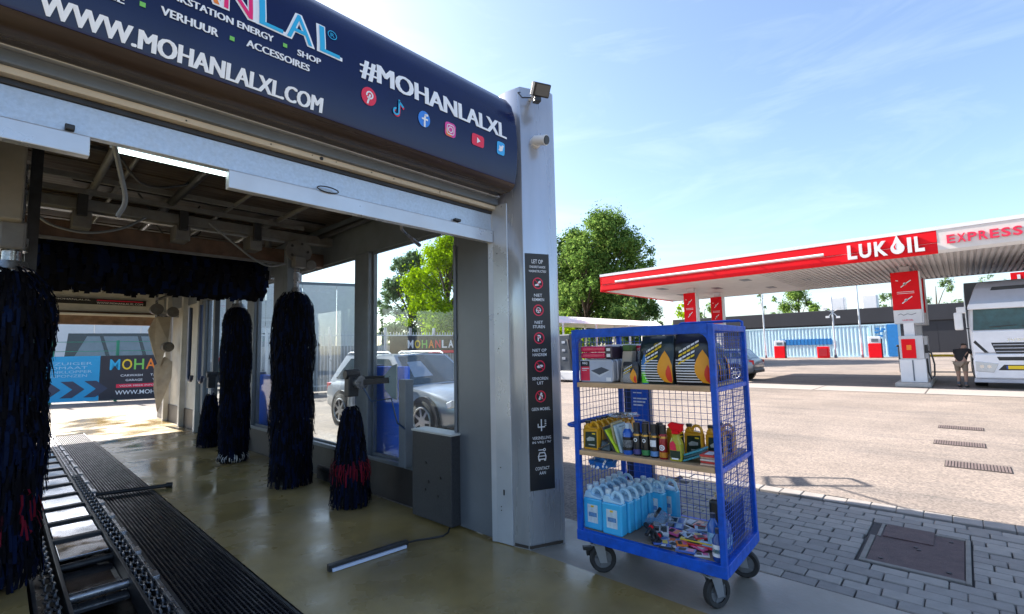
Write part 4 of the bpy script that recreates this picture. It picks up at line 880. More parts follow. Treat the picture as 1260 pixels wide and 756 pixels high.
# middle shelf -------------------------------------------------------
bottle('degreaser_bottle','blue cleaner bottle with clear cap and black-white label on the middle shelf','bottle',.06,.625,SH2,[(.033,0),(.036,.01),(.036,.145),(.022,.170),(.016,.175)],M('bottle_royal',(.02,.11,.50),.25,var=.08,coat=.3),M('cap_ice',(.50,.64,.78),.25,var=0),.035,[('label',m_pblack,.03,.12),('label_print',M('label_grey',(.45,.48,.52),.5,var=.6,scale=60),.05,.10)])
AER = [((.018,.022,.03),(.05,.05,.22)),((.02,.02,.022),(.03,.22,.07)),((.02,.022,.028),(.10,.25,.55)),((.30,.012,.02),(.55,.22,.02)),((.02,.02,.022),(.10,.10,.12)),((.02,.02,.03),(.3,.3,.33))]
for i in range(6):
    x = .055 if i < 4 else .13; y = .553-.062*i if i < 4 else .52-.062*(i-4)*1.6
    c1,c2 = AER[i]
    o = bottle('aerosol_can',['aerosol can with purple foot band beside the blue bottle','aerosol can with green foot band, second in the row','aerosol can with white and blue label, third in the row','aerosol can with red band and wheel picture beside the red spray','dark aerosol can in the second row behind the purple-banded one','dark aerosol can in the second row behind the wheel-picture one'][i],'aerosol',x,y,SH2,[(.026,0),(.0275,.006),(.0275,.150),(.022,.165)],M('aerosol_%d'%i,c1,.25,.2,var=.1),m_black,.055,
        [('foot_band',M('aeroband_%d'%i,c2,.4,var=.2,scale=40),.012,.045),('shoulder_gold',M('aero_gold',(.55,.36,.10),.25,.7,var=.2),.135,.148)],group='aerosol cans on the middle shelf')
    if i in (2,3,0,1):
        q = MB(); fa = lambda a,c: Vector((-math.sqrt(max(0,.029**2-a*a))-.0005,a,c))
        if i == 3: put2d(q,*ring2d(0,.075,.012,.019,16),fa); [put2d(q,*stroke2d([(0,.075),(.013*math.cos(R(72*k)),.075+.013*math.sin(R(72*k)))],.004),fa) for k in range(5)]
        elif i == 2: poly2d(q,SQ(-.020,.020,.075,.118),fa,.008)
        else: put2d(q,*ring2d(0,.108,.007,.013,14),fa)
        q.build('label_mark', m_pure, o)
o = item('spray_bottle','yellow-green spray bottle with a red trigger head on the middle shelf','spray bottle',.05,.275,SH2,0)
MB().loft([[Vector((a*s_,b0*s2,z)) for a,b0 in ((-.028,-.04),(.028,-.04),(.028,.04),(-.028,.04))] for z,s_,s2 in ((0,1,1),(.11,1,.98),(.15,.8,.62),(.175,.5,.36))]).build('body', M('wash_liquid',(.42,.40,.03),.2,var=.1,coat=.4), o, bevel=.009)
MB().box(-.022,.022,-.022,.022,.172,.195).prism([(-.045,.215),(-.05,.235),(.03,.245),(.05,.225),(.025,.195),(-.02,.195),(-.03,.185),(-.042,.19)],m3,-.018,.018).build('trigger_head', m_red, o, bevel=.003)
t = MB(); fo = lambda a,c: Vector((-.0295,a,c)); poly2d(t,[(-.010,.07),(.034,.07),(.034,.115),(.012,.13),(-.004,.11)],fo); t.build('red_label', m_redp, o)
t = MB(); poly2d(t,SQ(-.033,.034,.018,.068),fo); t.build('dark_label', m_oil2, o); t = MB(); poly2d(t,SQ(-.02,.024,.012,.022),lambda a,c:Vector((-.030,a,c))); t.build('white_label', m_pure, o)
CL = [((.55,.75,.02),'neon yellow-green cloth pack leaning beside the oil jugs'),((.04,.05,.05),'black cloth pack leaning behind the neon one'),((.45,.58,.64),'pale clear-wrapped cloth pack beside the blue bottle'),((.42,.55,.60),'second pale clear-wrapped cloth pack behind the first'),((.45,.38,.20),'sand coloured cloth pack leaning beside the neon one')]
for i,(c,lb) in enumerate(CL):
    o = item('cloth_pack', lb, 'cloth pack', .05+.02*(i%3), (.70,.745,.655,.675,.722)[i], SH2, 0, 'cleaning cloth packs')
    wt = .011 if i != 2 else .02; tp = .10-.015*i if i not in (2,3) else .055
    MB().add([(0,-wt,0),(0,wt,0),(.16,wt,0),(.16,-wt,0),(0,tp-wt,.15+.012*i),(0,tp+wt*.6,.15+.012*i),(.16,tp+wt*.6,.16+.012*i),(.16,tp-wt,.16+.012*i)],[(0,3,2,1),(4,5,6,7),(0,1,5,4),(1,2,6,5),(2,3,7,6),(3,0,4,7)]).build('pack', M('cloth_%d'%i,c,.4,var=.15,bump=.3,bscale=30,coat=.2), o, bevel=.005)
    MB().box(-.004,.165,tp*.0-.012,.012,-.0,.001).build('seam', m_pblack, o)
o = item('tool_pouch','dark teal pouch with a metal rod lying beside the oil jugs','pouch',.04,.76,SH2,0); MB().add([(0,0,0),(0,.085,0),(.12,.085,0),(.12,0,0),(.02,.01,.055),(.02,.08,.075),(.10,.08,.075),(.10,.01,.055)],[(0,3,2,1),(4,5,6,7),(0,1,5,4),(1,2,6,5),(2,3,7,6),(3,0,4,7)]).build('pouch', M('pouch_teal',(.03,.05,.06),.3,var=.3,coat=.3), o, bevel=.012); MB().cyl((-.006,.09,.012),(-.006,.0,.062),.004,n=6).build('rod', m_chrome, o)
o = item('plastic_wrap','crumpled clear plastic wrap on top of the oil jugs','plastic wrap',.34,.80,SH2+.206,0)
def crumple(o_, nm, sx_, sy_, sz_, mat, seed, n_=9):
    rng = random.Random(seed); t = MB(); vs_ = []
    for i in range(n_):
        for k in range(14):
            th_ = math.pi*i/(n_-1); a = 2*math.pi*k/14; r_ = rng.uniform(.65,1.1); vs_.append((sx_*r_*math.sin(th_)*math.cos(a), sy_*r_*math.sin(th_)*math.sin(a), sz_*(1+r_*-math.cos(th_))))
    t.add(vs_,[(i*14+k,i*14+(k+1)%14,(i+1)*14+(k+1)%14,(i+1)*14+k) for i in range(n_-1) for k in range(14)]); return t.build(nm, mat, o_)
crumple(o,'wrap',.14,.12,.02,m_clear,3)
for i in range(3):
    o = item('sponge_pack',['teal microfibre pack lowest in the tilted pile','teal microfibre pack in the middle of the tilted pile','teal microfibre pack topmost of the tilted pile'][i],'cloth pack',.03+.01*i,.115,SH2+.002+.016*i,0,'teal microfibre packs')
    MB().add([(0,.115,.0),(.13,.115,.0),(.13,0,.045),(0,0,.045),(0,.118,.011),(.13,.118,.011),(.13,.004,.058),(0,.004,.058)],[(0,3,2,1),(4,5,6,7),(0,1,5,4),(1,2,6,5),(2,3,7,6),(3,0,4,7)]).build('pack', M('teal_pack_%d'%i,[(.02,.22,.30),(.01,.08,.10),(.03,.30,.40)][i],.35,var=.2,coat=.2), o, bevel=.003)
for i in range(5):
    o = item('wipe_packet',['%s of the flat red and white wipe packets at the corner post'%q for q in ('lowest','second lowest','middle','second highest','topmost')][i],'wipes',.012+.006*(i%2),.022,SH2+.0005+.0135*i,random.uniform(-4,4),'wipe packets')
    MB().box(0,.15,0,.095,0,.012).build('packet', M('wipes_%d'%(i%3),[(.60,.42,.32),(.62,.05,.04),(.66,.60,.56)][i%3],.4,var=.25,scale=30), o, bevel=.004); MB().box(.02,.12,.02,.07,.0121,.0128).build('sticker', m_redp if i%2 else m_pure, o)
# hanging blue bag under the middle shelf
o = item('net_bag','blue and white patterned net bag hanging under the middle shelf','bag',.17,.88,SH2-.155,0)
crumple(o,'bag',.16,.10,.05,M('net_blue',(.02,.18,.60),.4,var=0,island=None),8); 
m_spk = MATS['net_blue']; m_spk.node_tree.nodes['Principled BSDF'].inputs['Base Color'].default_value = (.03,.20,.62,1)
rng = random.Random(4); t = MB()
for k in range(46):
    a = rng.uniform(0,6.28); z = rng.uniform(.015,.085); q = math.sin(math.pi*z/.1); d = Vector((math.cos(a)*.155*q,math.sin(a)*.097*q,z)); n_ = Vector((math.cos(a),math.sin(a),.2)).normalized(); u_,v_ = frame(n_); t.add([d+n_*.012+u_*.008,d+n_*.012+v_*.012,d+n_*.012-u_*.008,d+n_*.012-v_*.012],[(0,1,2,3)])
t.build('white_pattern', m_pure, o, kind='stuff'); MB().cyl((0,0,.085),(0,0,.118),.008,n=6).build('tie', m_black, o)
# deck clutter ------------------------------------------------------
rng = random.Random(21)
COLS = [('white',(.62,.64,.68)),('blue',(.05,.12,.45)),('red',(.55,.015,.03)),('yellow',(.70,.50,.02)),('pink',(.62,.10,.28)),('black',(.02,.02,.025)),('pale blue',(.35,.50,.72)),('orange',(.75,.20,.02))]
def blister(i, x, y, z, l, w_, h_, c, rz, tilt, lb):
    o = item('accessory_pack', lb, 'accessory', x, y, z, rz, 'small packs on the trolley deck')
    k, cc = COLS[c]; mt = M('pack_%s'%k.replace(' ','_'), cc, .3, var=.12, coat=.3, scale=20)
    def q(a,b0,d): return Vector((a, b0, d+tilt*a))
    vs_ = [q(a,b0,d) for d in (0,h_) for a,b0 in ((0,0),(w_,0),(w_,l),(0,l))]
    MB().add(vs_,[(0,3,2,1),(4,5,6,7),(0,1,5,4),(1,2,6,5),(2,3,7,6),(3,0,4,7)]).build('card', mt, o, bevel=.002)
    c2 = COLS[(c+1+i%5)%8]; m2 = M('pack_%s'%c2[0].replace(' ','_'), c2[1], .3, var=.12, coat=.3, scale=20)
    MB().add([q(a,b0,h_+.001) for a,b0 in ((.08*w_,.1*l),(.92*w_,.1*l),(.92*w_,.42*l),(.08*w_,.42*l))],[(0,1,2,3)]).build('print_band', m2, o)
    MB().add([q(a,b0,h_+.0012) for a,b0 in ((.15*w_,.5*l),(.8*w_,.5*l),(.8*w_,.85*l),(.15*w_,.85*l))],[(0,1,2,3)]).build('print_panel', m_pblack if c != 5 else m_pure, o)
PK = [(.10,.34,0,.15,.10,.012,6,8,0,'pale blue blister pack lying foremost on the deck'),(.04,.27,0,.13,.07,.010,0,-14,0,'white and blue wiper pack at the deck edge'),(.02,.18,0,.12,.06,.012,1,10,0,'blue sachet at the deck edge left of the blue bottle'),(.08,.15,.012,.13,.07,.012,4,-22,.05,'pink and silver sachet lying on the blue one'),
 (.20,.42,0,.13,.09,.03,0,22,.18,'white box standing tilted behind the black tools'),(.28,.30,0,.16,.08,.02,0,-30,.1,'white carton in the middle of the pile'),(.16,.10,.014,.24,.04,.014,1,4,0,'long blue strip pack across the pile'),(.145,.10,.030,.22,.03,.010,3,3,.1,'long yellow strip pack on the blue strip'),(.12,.08,.012,.22,.045,.014,2,2,.1,'long red strip pack in front of the yellow strip'),
 (.10,.25,.014,.07,.05,.012,7,35,.2,'small orange-red pack on the blister packs'),(.34,.10,0,.20,.10,.016,5,6,.06,'black flat pack near the rear mesh'),(.46,.30,0,.15,.12,.014,5,-8,.05,'black flat pack at the rear behind the white carton'),(.40,.24,.03,.08,.05,.028,2,4,0,'small red box on top at the rear'),(.30,.12,.02,.16,.07,.014,1,-12,.08,'blue flat pack right of the white carton'),
 (.24,.20,.02,.12,.06,.012,6,30,.15,'pale blue pack leaning on the white carton'),(.22,.06,.02,.10,.07,.014,3,15,.1,'yellow sachet near the corner post'),(.36,.44,0,.10,.06,.016,5,40,.2,'black pack beside the clear plastic bag'),(.10,.42,0,.09,.06,.010,6,-28,0,'pale blue card beside the black tools'),(.05,.10,0,.09,.05,.010,0,24,0,'white card just behind the blue bottle')]
PK += [(.30,.36,.02,.12,.08,.02,1,16,.12,'blue carton leaning over the white carton'),(.18,.30,.016,.11,.07,.014,5,-34,.14,'black card pack between the blister packs'),(.06,.36,.006,.10,.06,.012,1,26,.06,'blue card beside the foremost blister pack'),(.14,.20,.024,.10,.06,.012,0,-18,.16,'white sachet on the strip packs'),
 (.38,.16,.02,.14,.08,.02,6,20,.1,'pale blue carton near the rear mesh'),(.48,.14,.0,.16,.10,.03,5,-10,.05,'black carton at the rear right'),(.44,.40,.0,.12,.10,.026,0,12,.1,'white carton at the rear beside the plastic bag'),(.24,.13,.034,.12,.05,.012,2,38,.1,'red card on top of the pile'),(.20,.36,.02,.10,.06,.014,4,-16,.2,'pink pack leaning on the white box'),(.02,.33,0,.08,.05,.010,5,12,0,'black card at the deck edge in front of the blister pack')]
for i,p in enumerate(PK): blister(i,p[0],p[1],DECK+.0005+p[2]+(.004*(i%3)),p[3],p[4],p[5],p[6],p[7],p[8],p[9])
for i in range(6):
    x,y = .09+.02*(i%3),.46+.03*(i//2); o = item('hand_tool',['black tool with a red collar in the pile beside the cans','black ratchet tool lowest in the pile','black tool with a steel tip in the pile','short black tool behind the red-collared one','black tool topmost in the pile','black tool tipped against the inner cans'][i],'tool',x,y,DECK+.012+.018*(i//2),rng.uniform(-40,40)-60,'black hand tools on the deck')
    MB().cyl((0,-.06,.0),(0,.07,.02),.013,.016,10).build('grip', m_black, o, smooth=True); MB().cyl((0,.07,.02),(0,.10,.025),.010,.006,8).build('tip', m_chrome, o, smooth=True)
    if i in (0,4): MB().cyl((0,.02,.012),(0,.045,.016),.0165,n=12).build('collar', m_red, o, smooth=True)
o = item('plastic_bag','crumpled clear plastic bag with a black stick beside the blue cans','plastic bag',.30,.53,DECK,0); crumple(o,'bag',.11,.10,.065,m_clear,12); MB().cyl((0,.03,.09),(-.02,-.02,.16),.012,n=8).build('stick', m_black, o)
bottle('coolant_bottle','dark blue bottle with white label standing at the front corner post','bottle',.045,.045,DECK,[(.030,0),(.034,.01),(.034,.125),(.014,.155),(.014,.165)],M('bottle_navy',(.015,.06,.28),.25,var=.08,coat=.3),m_bmetal,.025,[('label',m_pure,.03,.10),('label_print',M('label_teal',(.05,.25,.30),.4,var=.5,scale=50),.05,.075)])
for i,(x,y) in enumerate(((.16,.05),(.24,.055),(.20,.12))): bottle('screenwash_bottle',['blue bottle behind the end mesh, nearest the front corner post','blue bottle behind the end mesh, beside the black brush bag','blue bottle behind the end mesh, set back in the second row'][i],'bottle',x,y,DECK,[(.034,0),(.037,.01),(.037,.15),(.016,.19),(.016,.20)],M('bottle_deepblue',(.015,.12,.48),.25,var=.08,coat=.3),m_bmetal,.025,[('label',M('label_ice',(.25,.45,.65),.4,var=.3,scale=40),.04,.11)],group='blue bottles behind the end mesh')
o = item('brush_bag','black upright bag with yellow bristle tops behind the end mesh','bag',.36,.04,DECK,0); MB().box(0,.27,0,.16,0,.26).build('bag', m_bagk, o, bevel=.02)
rng = random.Random(5); t = MB()
for k in range(90): x,y = rng.uniform(.02,.25),rng.uniform(.02,.14); t.add([(x,y,.25),(x+.010,y,.25),(x+rng.uniform(-.01,.02),y+rng.uniform(-.02,.02),.25+rng.uniform(.03,.075))],[(0,1,2)])
t.build('yellow_bristles', m_yel, o)
# ------------------------------------------------------------------ ground fittings
mh = thing('manhole_cover', 'rusty brown square manhole cover with pale concrete rim set in the pavers', 'manhole', (4.95,.4,0))
m_mh = M('cast_rust', (.085,.052,.050), .65, .2, var=.3, scale=9, bump=.5, bscale=140, dirt=.3, dirtc=(.05,.04,.045))
m_rim = M('rim_concrete', (.20,.185,.165), .85, var=.2, scale=7, bump=.3, dirt=.4, dirtc=(.12,.11,.1))
MB().box(4.52,5.40,.12,.66,-.05,-.004).build('plate', m_mh, mh, bevel=.004)
MB().box(5.12,5.46,.30,.62,-.03,.004).build('hatch', m_mh, mh, bevel=.004)
for q in ((4.47,5.44,.085,.115),(4.47,4.515,.115,.70),(4.515,5.10,.665,.70),(5.405,5.44,.115,.30)): MB().box(*q,-.05,.002).build('rim', m_rim, mh, bevel=.006)
for q in ((5.10,5.46,.63,.655),(5.445,5.465,.30,.63)): MB().box(*q,-.05,.003).build('rim', m_rim, mh, bevel=.004)
t = MB()
for x,y in ((4.6,.2),(4.6,.58),(5.3,.2),(4.95,.38),(5.0,.40)): t.cyl((x,y,-.004),(x,y,.001),.015,n=10)
t.build('lifting_eyes', m_pblack, mh, kind='stuff')
rm = MB().box(4.462,5.468,.082,.718,-.06,-.012).build('bedding', M('bedding',(.05,.045,.045),.9), mh)
for i,(x,y,l) in enumerate(((12.26,.17,.62),(10.37,.18,.60),(8.62,.0,.62))):
    d = thing('drain_grate', ['slotted drain grate in the asphalt, farthest of the three','slotted drain grate in the asphalt, middle of the three','slotted drain grate in the asphalt, nearest of the three'][i], 'drain', (x,y,0), group='drain grates in the asphalt')
    MB().box(x-.22,x+.22,y-l/2,y+l/2,.002,.005).build('pit', M('pit_dark',(.045,.036,.034),.9), d)
    for k in range(20): yy = y-l/2+.02+k*(l-.04)/19; MB().box(x-.2,x+.2,yy-.010,yy+.010,.005,.010).build('slat', M('grate_worn',(.14,.105,.095),.7,.1,var=.2,scale=12), d)
# ------------------------------------------------------------------ blue information post behind the trolley
ip = thing('information_post', 'blue information board with white text on a dark post behind the trolley', 'sign', (5.4,2.95,0))
MB().box(5.36,5.44,3.06,3.14,0,1.30).build('post', m_bmetal, ip, bevel=.006)
pb = MB().box(5.36,5.42,2.80,3.05,.02,1.36).build('board', M('board_blue',(.01,.10,.55),.35,var=.08,coat=.2), ip, bevel=.006)
MB().box(5.355,5.425,2.795,2.805,.02,1.365).box(5.355,5.425,3.045,3.055,.02,1.365).build('edge', m_bmetal, pb)
t = MB(); fi = lambda a,c: Vector((5.356,a,c))
for z,w_ in ((1.22,.14),(1.16,.10),(1.05,.12),(.98,.18),(.94,.16),(.90,.13),(.72,.15)): poly2d(t,SQ(3.03-w_*.0-.02,3.03-.02-w_,z,z+.018),fi)
t.build('lettering', m_pure, pb)

# ------------------------------------------------------------------ cars (local: x forward, z up)
m_tyre = M('tyre', (.02,.02,.021), .8, var=.2); m_rim2 = M('alloy', (.40,.41,.43), .3, .8, var=.1)
m_cglass = M('car_glass', (.025,.04,.05), .06, var=0, coat=.5); m_lampw = M('lamp_clear', (.55,.58,.6), .12, .3, var=.1); m_vglass = M('van_glass', (.16,.18,.20), .12, var=.1); m_lampr = M('lamp_red', (.45,.01,.015), .2, var=0)
def car(label, loc, rz, paint, L=4.6, W=1.85, H=1.62, suv=True, group=None, belt=.98, name='parked_car', detail=True, van=False):
    m_cglass = m_vglass if van else MATS['car_glass']
    o = thing(name, label, 'car', loc, rz, group, world=False); zb = .26 if suv else .2; wr = .36 if suv else .31; hl = L/2
    sta = [(-hl,.62,.80,.86),(-hl+.06,.40,belt-.02,.95),(-hl+.5,zb,belt+.02,1),(-.5,zb,belt,1),(.55,zb,belt-.02,1),(hl*.52,zb,belt-.06,.98),(hl-.35,zb+.02,belt-.16,.94),(hl-.08,zb+.1,belt-.30,.86),(hl,.45,.66,.80)]
    secs = []
    for x,z0,z1,ws_ in sta:
        w2 = W/2*ws_; zm = (z0+z1)/2
        half = [(w2*.90,z0),(w2*.985,z0+.10*(z1-z0)),(w2,zm),(w2*.985,z0+.80*(z1-z0)),(w2*.93,z1-.01),(w2*.5,z1+.035)]
        secs.append([Vector((x,y,z)) for y,z in half]+[Vector((x,-y,z)) for y,z in reversed(half)])
    body = MB().loft(secs).build('body', paint, o, smooth=50)
    b0,b1,t0,t1 = -hl+.18,hl*.40,-hl+(.55 if suv else .75),hl*.06
    w1,w2 = W/2*.93,W/2*.72
    if van: b0,b1,t0,t1,w2 = -hl+.06,hl*.80,-hl+.14,hl*.52,W/2*.86
    P = {}
    for s_ in (-1,1):
        P[s_] = [Vector((b0,s_*w1,belt)),Vector((b1,s_*w1,belt-.04)),Vector((t1,s_*w2,H-.03)),Vector((t0,s_*w2,H-.02))]
    mid = [Vector((b0+.02,0,belt+.02)),Vector((b1+.10,0,belt)),Vector((t1+.03,0,H)),Vector((t0-.02,0,H))]
    cab = MB(); cab.add([P[1][0],P[1][1],P[1][2],P[1][3],P[-1][0],P[-1][1],P[-1][2],P[-1][3],mid[1],mid[2],mid[3],mid[0]],[(0,1,2,3),(7,6,5,4),(1,8,9,2),(8,5,6,9),(2,9,10,3),(9,6,7,10),(3,10,11,0),(10,7,4,11)])
    cb_ = cab.build('cabin', paint, o, smooth=30)
    def quad(nm, pts, n_, mt=m_cglass):
        n_ = Vector(n_).normalized(); MB().add([p+n_*.012 for p in pts],[tuple(range(len(pts)))]).build(nm, mt, cb_)
    for s_ in (-1,1):
        q = P[s_]; lp = lambda u,v:(q[0].lerp(q[1],u)).lerp(q[3].lerp(q[2],u),v); nn_ = (0,s_*.9,.42)
        quad('side_window',[lp(.07,.10),lp(.30,.10),lp(.27,.88),lp(.16,.88)],nn_); quad('side_window',[lp(.33,.10),lp(.58,.10),lp(.60,.88),lp(.30,.88)],nn_); quad('side_window',[lp(.61,.10),lp(.92,.12),lp(.90,.86),lp(.63,.88)],nn_)
        if detail: MB().tube([q[3]+Vector((.1,0,.03)),q[3]+Vector((.2,0,.07)),q[2]+Vector((-.2,0,.07)),q[2]+Vector((-.1,0,.03))],.018,6).build('roof_rail', m_alu, cb_)
        MB().obox((b1-.12,s_*(w1+.14),belt+.07),(.07,0,.01),(0,.10,0),(0,0,.065)).build('mirror', paint, o, bevel=.025)
        MB().obox((hl-.16,s_*W*.40,belt-.30),(.09,-s_*.0,.03),(-.08*1,s_*.11,0),(0,0,.065)).build('headlight', m_lampw, o, bevel=.02)
        MB().obox((-hl+.10,s_*W*.44,belt-.14),(.10,0,0),(0,.05,0),(0,0,.10)).build('tail_light', m_lampr, o, bevel=.02)
        for x in (hl-.88,-hl+.82):
            MB().cyl((x,s_*(W/2-.22),wr+.01),(x,s_*(W/2+.004),wr+.01),wr+.07,n=28).build('wheel_arch', m_black, o)
            wh = MB().cyl((x,s_*(W/2-.20),wr),(x,s_*(W/2+.015),wr),wr,n=28).build('wheel', m_tyre, o, bevel=.03, smooth=True)
            rm_ = MB().cyl((x,s_*(W/2+.01),wr),(x,s_*(W/2+.022),wr),wr*.26,n=14)
            for k in range(7): a = 2*math.pi*k/7; d = Vector((math.cos(a),0,math.sin(a))); rm_.obox(Vector((x,s_*(W/2+.018),wr))+d*wr*.40,d*wr*.30,Vector((-d.z,0,d.x))*wr*.07,(0,.006,0))
            rm_.tube([(x+wr*.68*math.cos(2*math.pi*k/20),s_*(W/2+.016),wr+wr*.68*math.sin(2*math.pi*k/20)) for k in range(20)],.02,6,True); rm_.build('rim', m_rim2, wh)
    ws_ = [P[1][1],mid[1],P[-1][1],P[-1][2],mid[2],P[1][2]]; c_ = sum(ws_,Vector())/6
    quad('windscreen',[c_+(p-c_)*.90 for p in ws_],(.7,0,.7)); rs = [P[1][0],mid[0],P[-1][0],P[-1][3],mid[3],P[1][3]]; c_ = sum(rs,Vector())/6; quad('rear_window',[c_+(p-c_)*.82 for p in rs],(-.8,0,.5))
    MB().box(hl-.06,hl+.02,-.40,.40,.56,.70).build('grille', m_black, o, bevel=.01)
    MB().box(hl-.10,hl+.035,-W*.38,W*.38,.30,.46).build('bumper', m_black, o, bevel=.03)
    MB().box(-hl-.02,-hl+.12,-W*.42,W*.42,.36,.52).build('bumper', m_black, o, bevel=.03)
    for s_ in (-1,1): MB().box(-.95,1.0,s_*(W/2-.03)-.03,s_*(W/2-.03)+.03,.26,.34).build('sill', m_black, o, bevel=.01)
    if detail:
        for x in (-.42,.55):
            for s_ in (-1,1): MB().box(x,x+.18,s_*(W/2*.985)-.015,s_*(W/2*.985)+.025,belt-.13,belt-.10).build('door_handle', paint, o, bevel=.008)
    return o
m_silver = M('paint_silver', (.30,.33,.38), .28, .6, var=.04, coat=.6); m_grey = M('paint_grey', (.24,.26,.30), .3, .6, var=.04, coat=.6); m_pblk = M('paint_black', (.015,.016,.02), .25, .2, var=.05, coat=.5); m_pwht = M('paint_white', (.65,.66,.68), .3, var=.04, coat=.5)
car('silver off-road car parked right outside the wash bay windows', (6.25,8.72,0), R(-90), m_silver, 4.75, 1.9, 1.58, True)
car('grey hatchback parked by the filling station, rear end showing past the trolley', (24.1,8.98,0), R(90), m_grey, 4.0, 1.72, 1.46, True, detail=False)

# ------------------------------------------------------------------ truck (front towards -x)
TX, TY0, TY1 = 22.75, -.15, -2.65
tk = thing('truck', 'silver cab-over truck with yellow number plate standing under the station canopy', 'truck', (25,-1.4,0))
m_cab = M('truck_silver', (.74,.75,.79), .35, .1, var=.05, coat=.4); m_cab2 = M('truck_grey', (.42,.44,.50), .4, .15, var=.06, coat=.2)
mY = lambda s_: TY0+(TY1-TY0)*s_            # 0 = left edge in view
def yz(pts, x0, x1, nm, mt, bev=.015, par=tk, off=0): return MB().prism([(mY(a),c) for a,c in pts],lambda a,c,t_:Vector((t_,a,c)),x0,x1).build(nm, mt, par, bevel=bev)
cab = yz([(0.01,.95),(.99,.95),(.995,2.0),(.985,2.78),(.015,2.78),(.005,2.0)],TX+.02,TX+2.2,'cab',m_cab,.06)
MB().loft([[Vector((x,mY(a),z)) for a,z in ((.012,2.78),(.988,2.78),(1-e,z1),(e,z1))] for x,e,z1 in ((TX+.06,.03,2.95),(TX+.30,.09,3.40),(TX+.8,.13,3.64),(TX+2.1,.14,3.66))]).build('roof_spoiler', m_cab2, tk, bevel=.05, smooth=40)
yz([(.25,3.30),(.75,3.30),(.73,3.42),(.27,3.42)],TX+.24,TX+.42,'roof_hatch',m_black)
yz([(.0,2.66),(1,2.66),(.985,2.86),(.015,2.86)],TX-.16,TX+.08,'sun_visor',m_cab,.03)
ws_ = yz([(.040,1.96),(.960,1.96),(.940,2.67),(.060,2.67)],TX-.01,TX+.03,'windscreen',M('truck_glass',(.02,.075,.095),.10,var=.3,coat=.2),.01)
for a in (.2,.5): MB().bar((TX-.03,mY(a),2.05),(TX-.03,mY(a+.26),2.10),.02,.02).build('wiper', m_black, ws_)
MB().add([(TX-.011-.002,mY(.62),2.30),(TX-.013,mY(.72),2.38),(TX-.013,mY(.85),2.33),(TX-.013,mY(.80),2.28)],[(0,1,2,3)]).build('dashboard_paper', m_pure, ws_)
fp_ = yz([(.02,1.20),(.98,1.20),(.97,1.94),(.03,1.94)],TX-.04,TX+.03,'front_panel',m_cab,.03)
yz([(.24,1.17),(.76,1.17),(.80,1.53),(.20,1.53)],TX-.052,TX+.0,'grille_mesh',m_black,.01,fp_)
for k in range(3): yz([(.24-.012*k,1.22+.11*k),(.76+.012*k,1.22+.11*k),(.76+.012*k,1.25+.11*k),(.24-.012*k,1.25+.11*k)],TX-.07,TX-.02,'grille_slat',m_cab2,.006,fp_)
t = MB(); put_text(t,'IVECO',mY(.36),mY(.64),1.58,1.66,lambda a,c:Vector((TX-.046,a,c)),.03); t.build('maker_lettering', m_chrome, fp_)
for s_ in (0,1):
    f = (lambda a: a) if s_ == 0 else (lambda a: 1-a)
    MB().prism([(mY(f(.03)),1.55),(mY(f(.05)),1.62),(mY(f(.17)),1.20),(mY(f(.13)),1.20)],lambda a,c,t_:Vector((t_,a,c)),TX-.045,TX-.01).build('air_duct', m_black, fp_)
    hl_ = MB().prism([(mY(f(.03)),.58),(mY(f(.20)),.54),(mY(f(.25)),.84),(mY(f(.03)),.92)],lambda a,c,t_:Vector((t_,a,c)),TX-.11,TX+.02).build('headlight', m_lampw, tk, bevel=.015)
    for q in (.09,.16): MB().cyl((TX-.115,mY(f(q)),.74),(TX-.105,mY(f(q)),.74),.055,n=14).build('lamp_reflector', m_chrome, hl_)
    mi = MB().obox((TX-.18,mY(f(-.095)),2.28),(.10,0,0),(0,.11,0),(0,0,.30)).build('mirror', m_white, tk, bevel=.04)
    MB().obox((TX-.17,mY(f(-.06)),2.66),(.10,0,0),(0,.12,0),(0,0,.11)).build('mirror', m_white, tk, bevel=.03)
    MB().bar((TX+.15,mY(f(.02)),2.72),(TX-.16,mY(f(-.07)),2.66),.03,.03).bar((TX+.15,mY(f(.02)),2.02),(TX-.16,mY(f(-.08)),2.05),.03,.03).build('mirror_arm', m_black, mi)
bp_ = yz([(.015,.34),(.985,.34),(.99,.92),(.96,1.16),(.04,1.16),(.01,.92)],TX-.09,TX+.6,'bumper',m_cab,.04)
yz([(.24,.62),(.76,.62),(.70,.80),(.30,.80)],TX-.10,TX-.05,'air_intake',m_black,.01,bp_); yz([(.26,.94),(.74,.94),(.76,1.06),(.24,1.06)],TX-.10,TX-.05,'air_intake',m_black,.01,bp_)
yz([(.0,.20),(1,.20),(.99,.34),(.01,.34)],TX-.04,TX+.5,'spoiler_lip',m_cab2,.02,bp_)
pl = yz([(.335,.66),(.565,.66),(.565,.77),(.335,.77)],TX-.118,TX-.10,'number_plate',m_yel,.004,bp_); yz([(.32,.66),(.334,.66),(.334,.77),(.32,.77)],TX-.118,TX-.10,'plate_strip',M('plate_blue',(.02,.08,.4),.4,var=0),.002,bp_)
for x in (TX+1.35,TX+4.6,TX+10.5,TX+11.8):
    for y0_,y1_ in ((TY0-.02,TY0-.36),(TY1+.36,TY1+.02)):
        wv = MB().cyl((x,y0_,.5),(x,y1_,.5),.5,n=26).build('wheel', m_tyre, tk, bevel=.04, smooth=True); MB().cyl((x,y0_+.008,.5),(x,y0_-.02,.5),.28,n=20).build('rim', m_rim2, wv)
MB().box(TX+2.9,TX+13.2,TY1,TY0,1.05,3.85).build('cargo_box', M('trailer_dark',(.10,.11,.13),.5,var=.08), tk, bevel=.02)
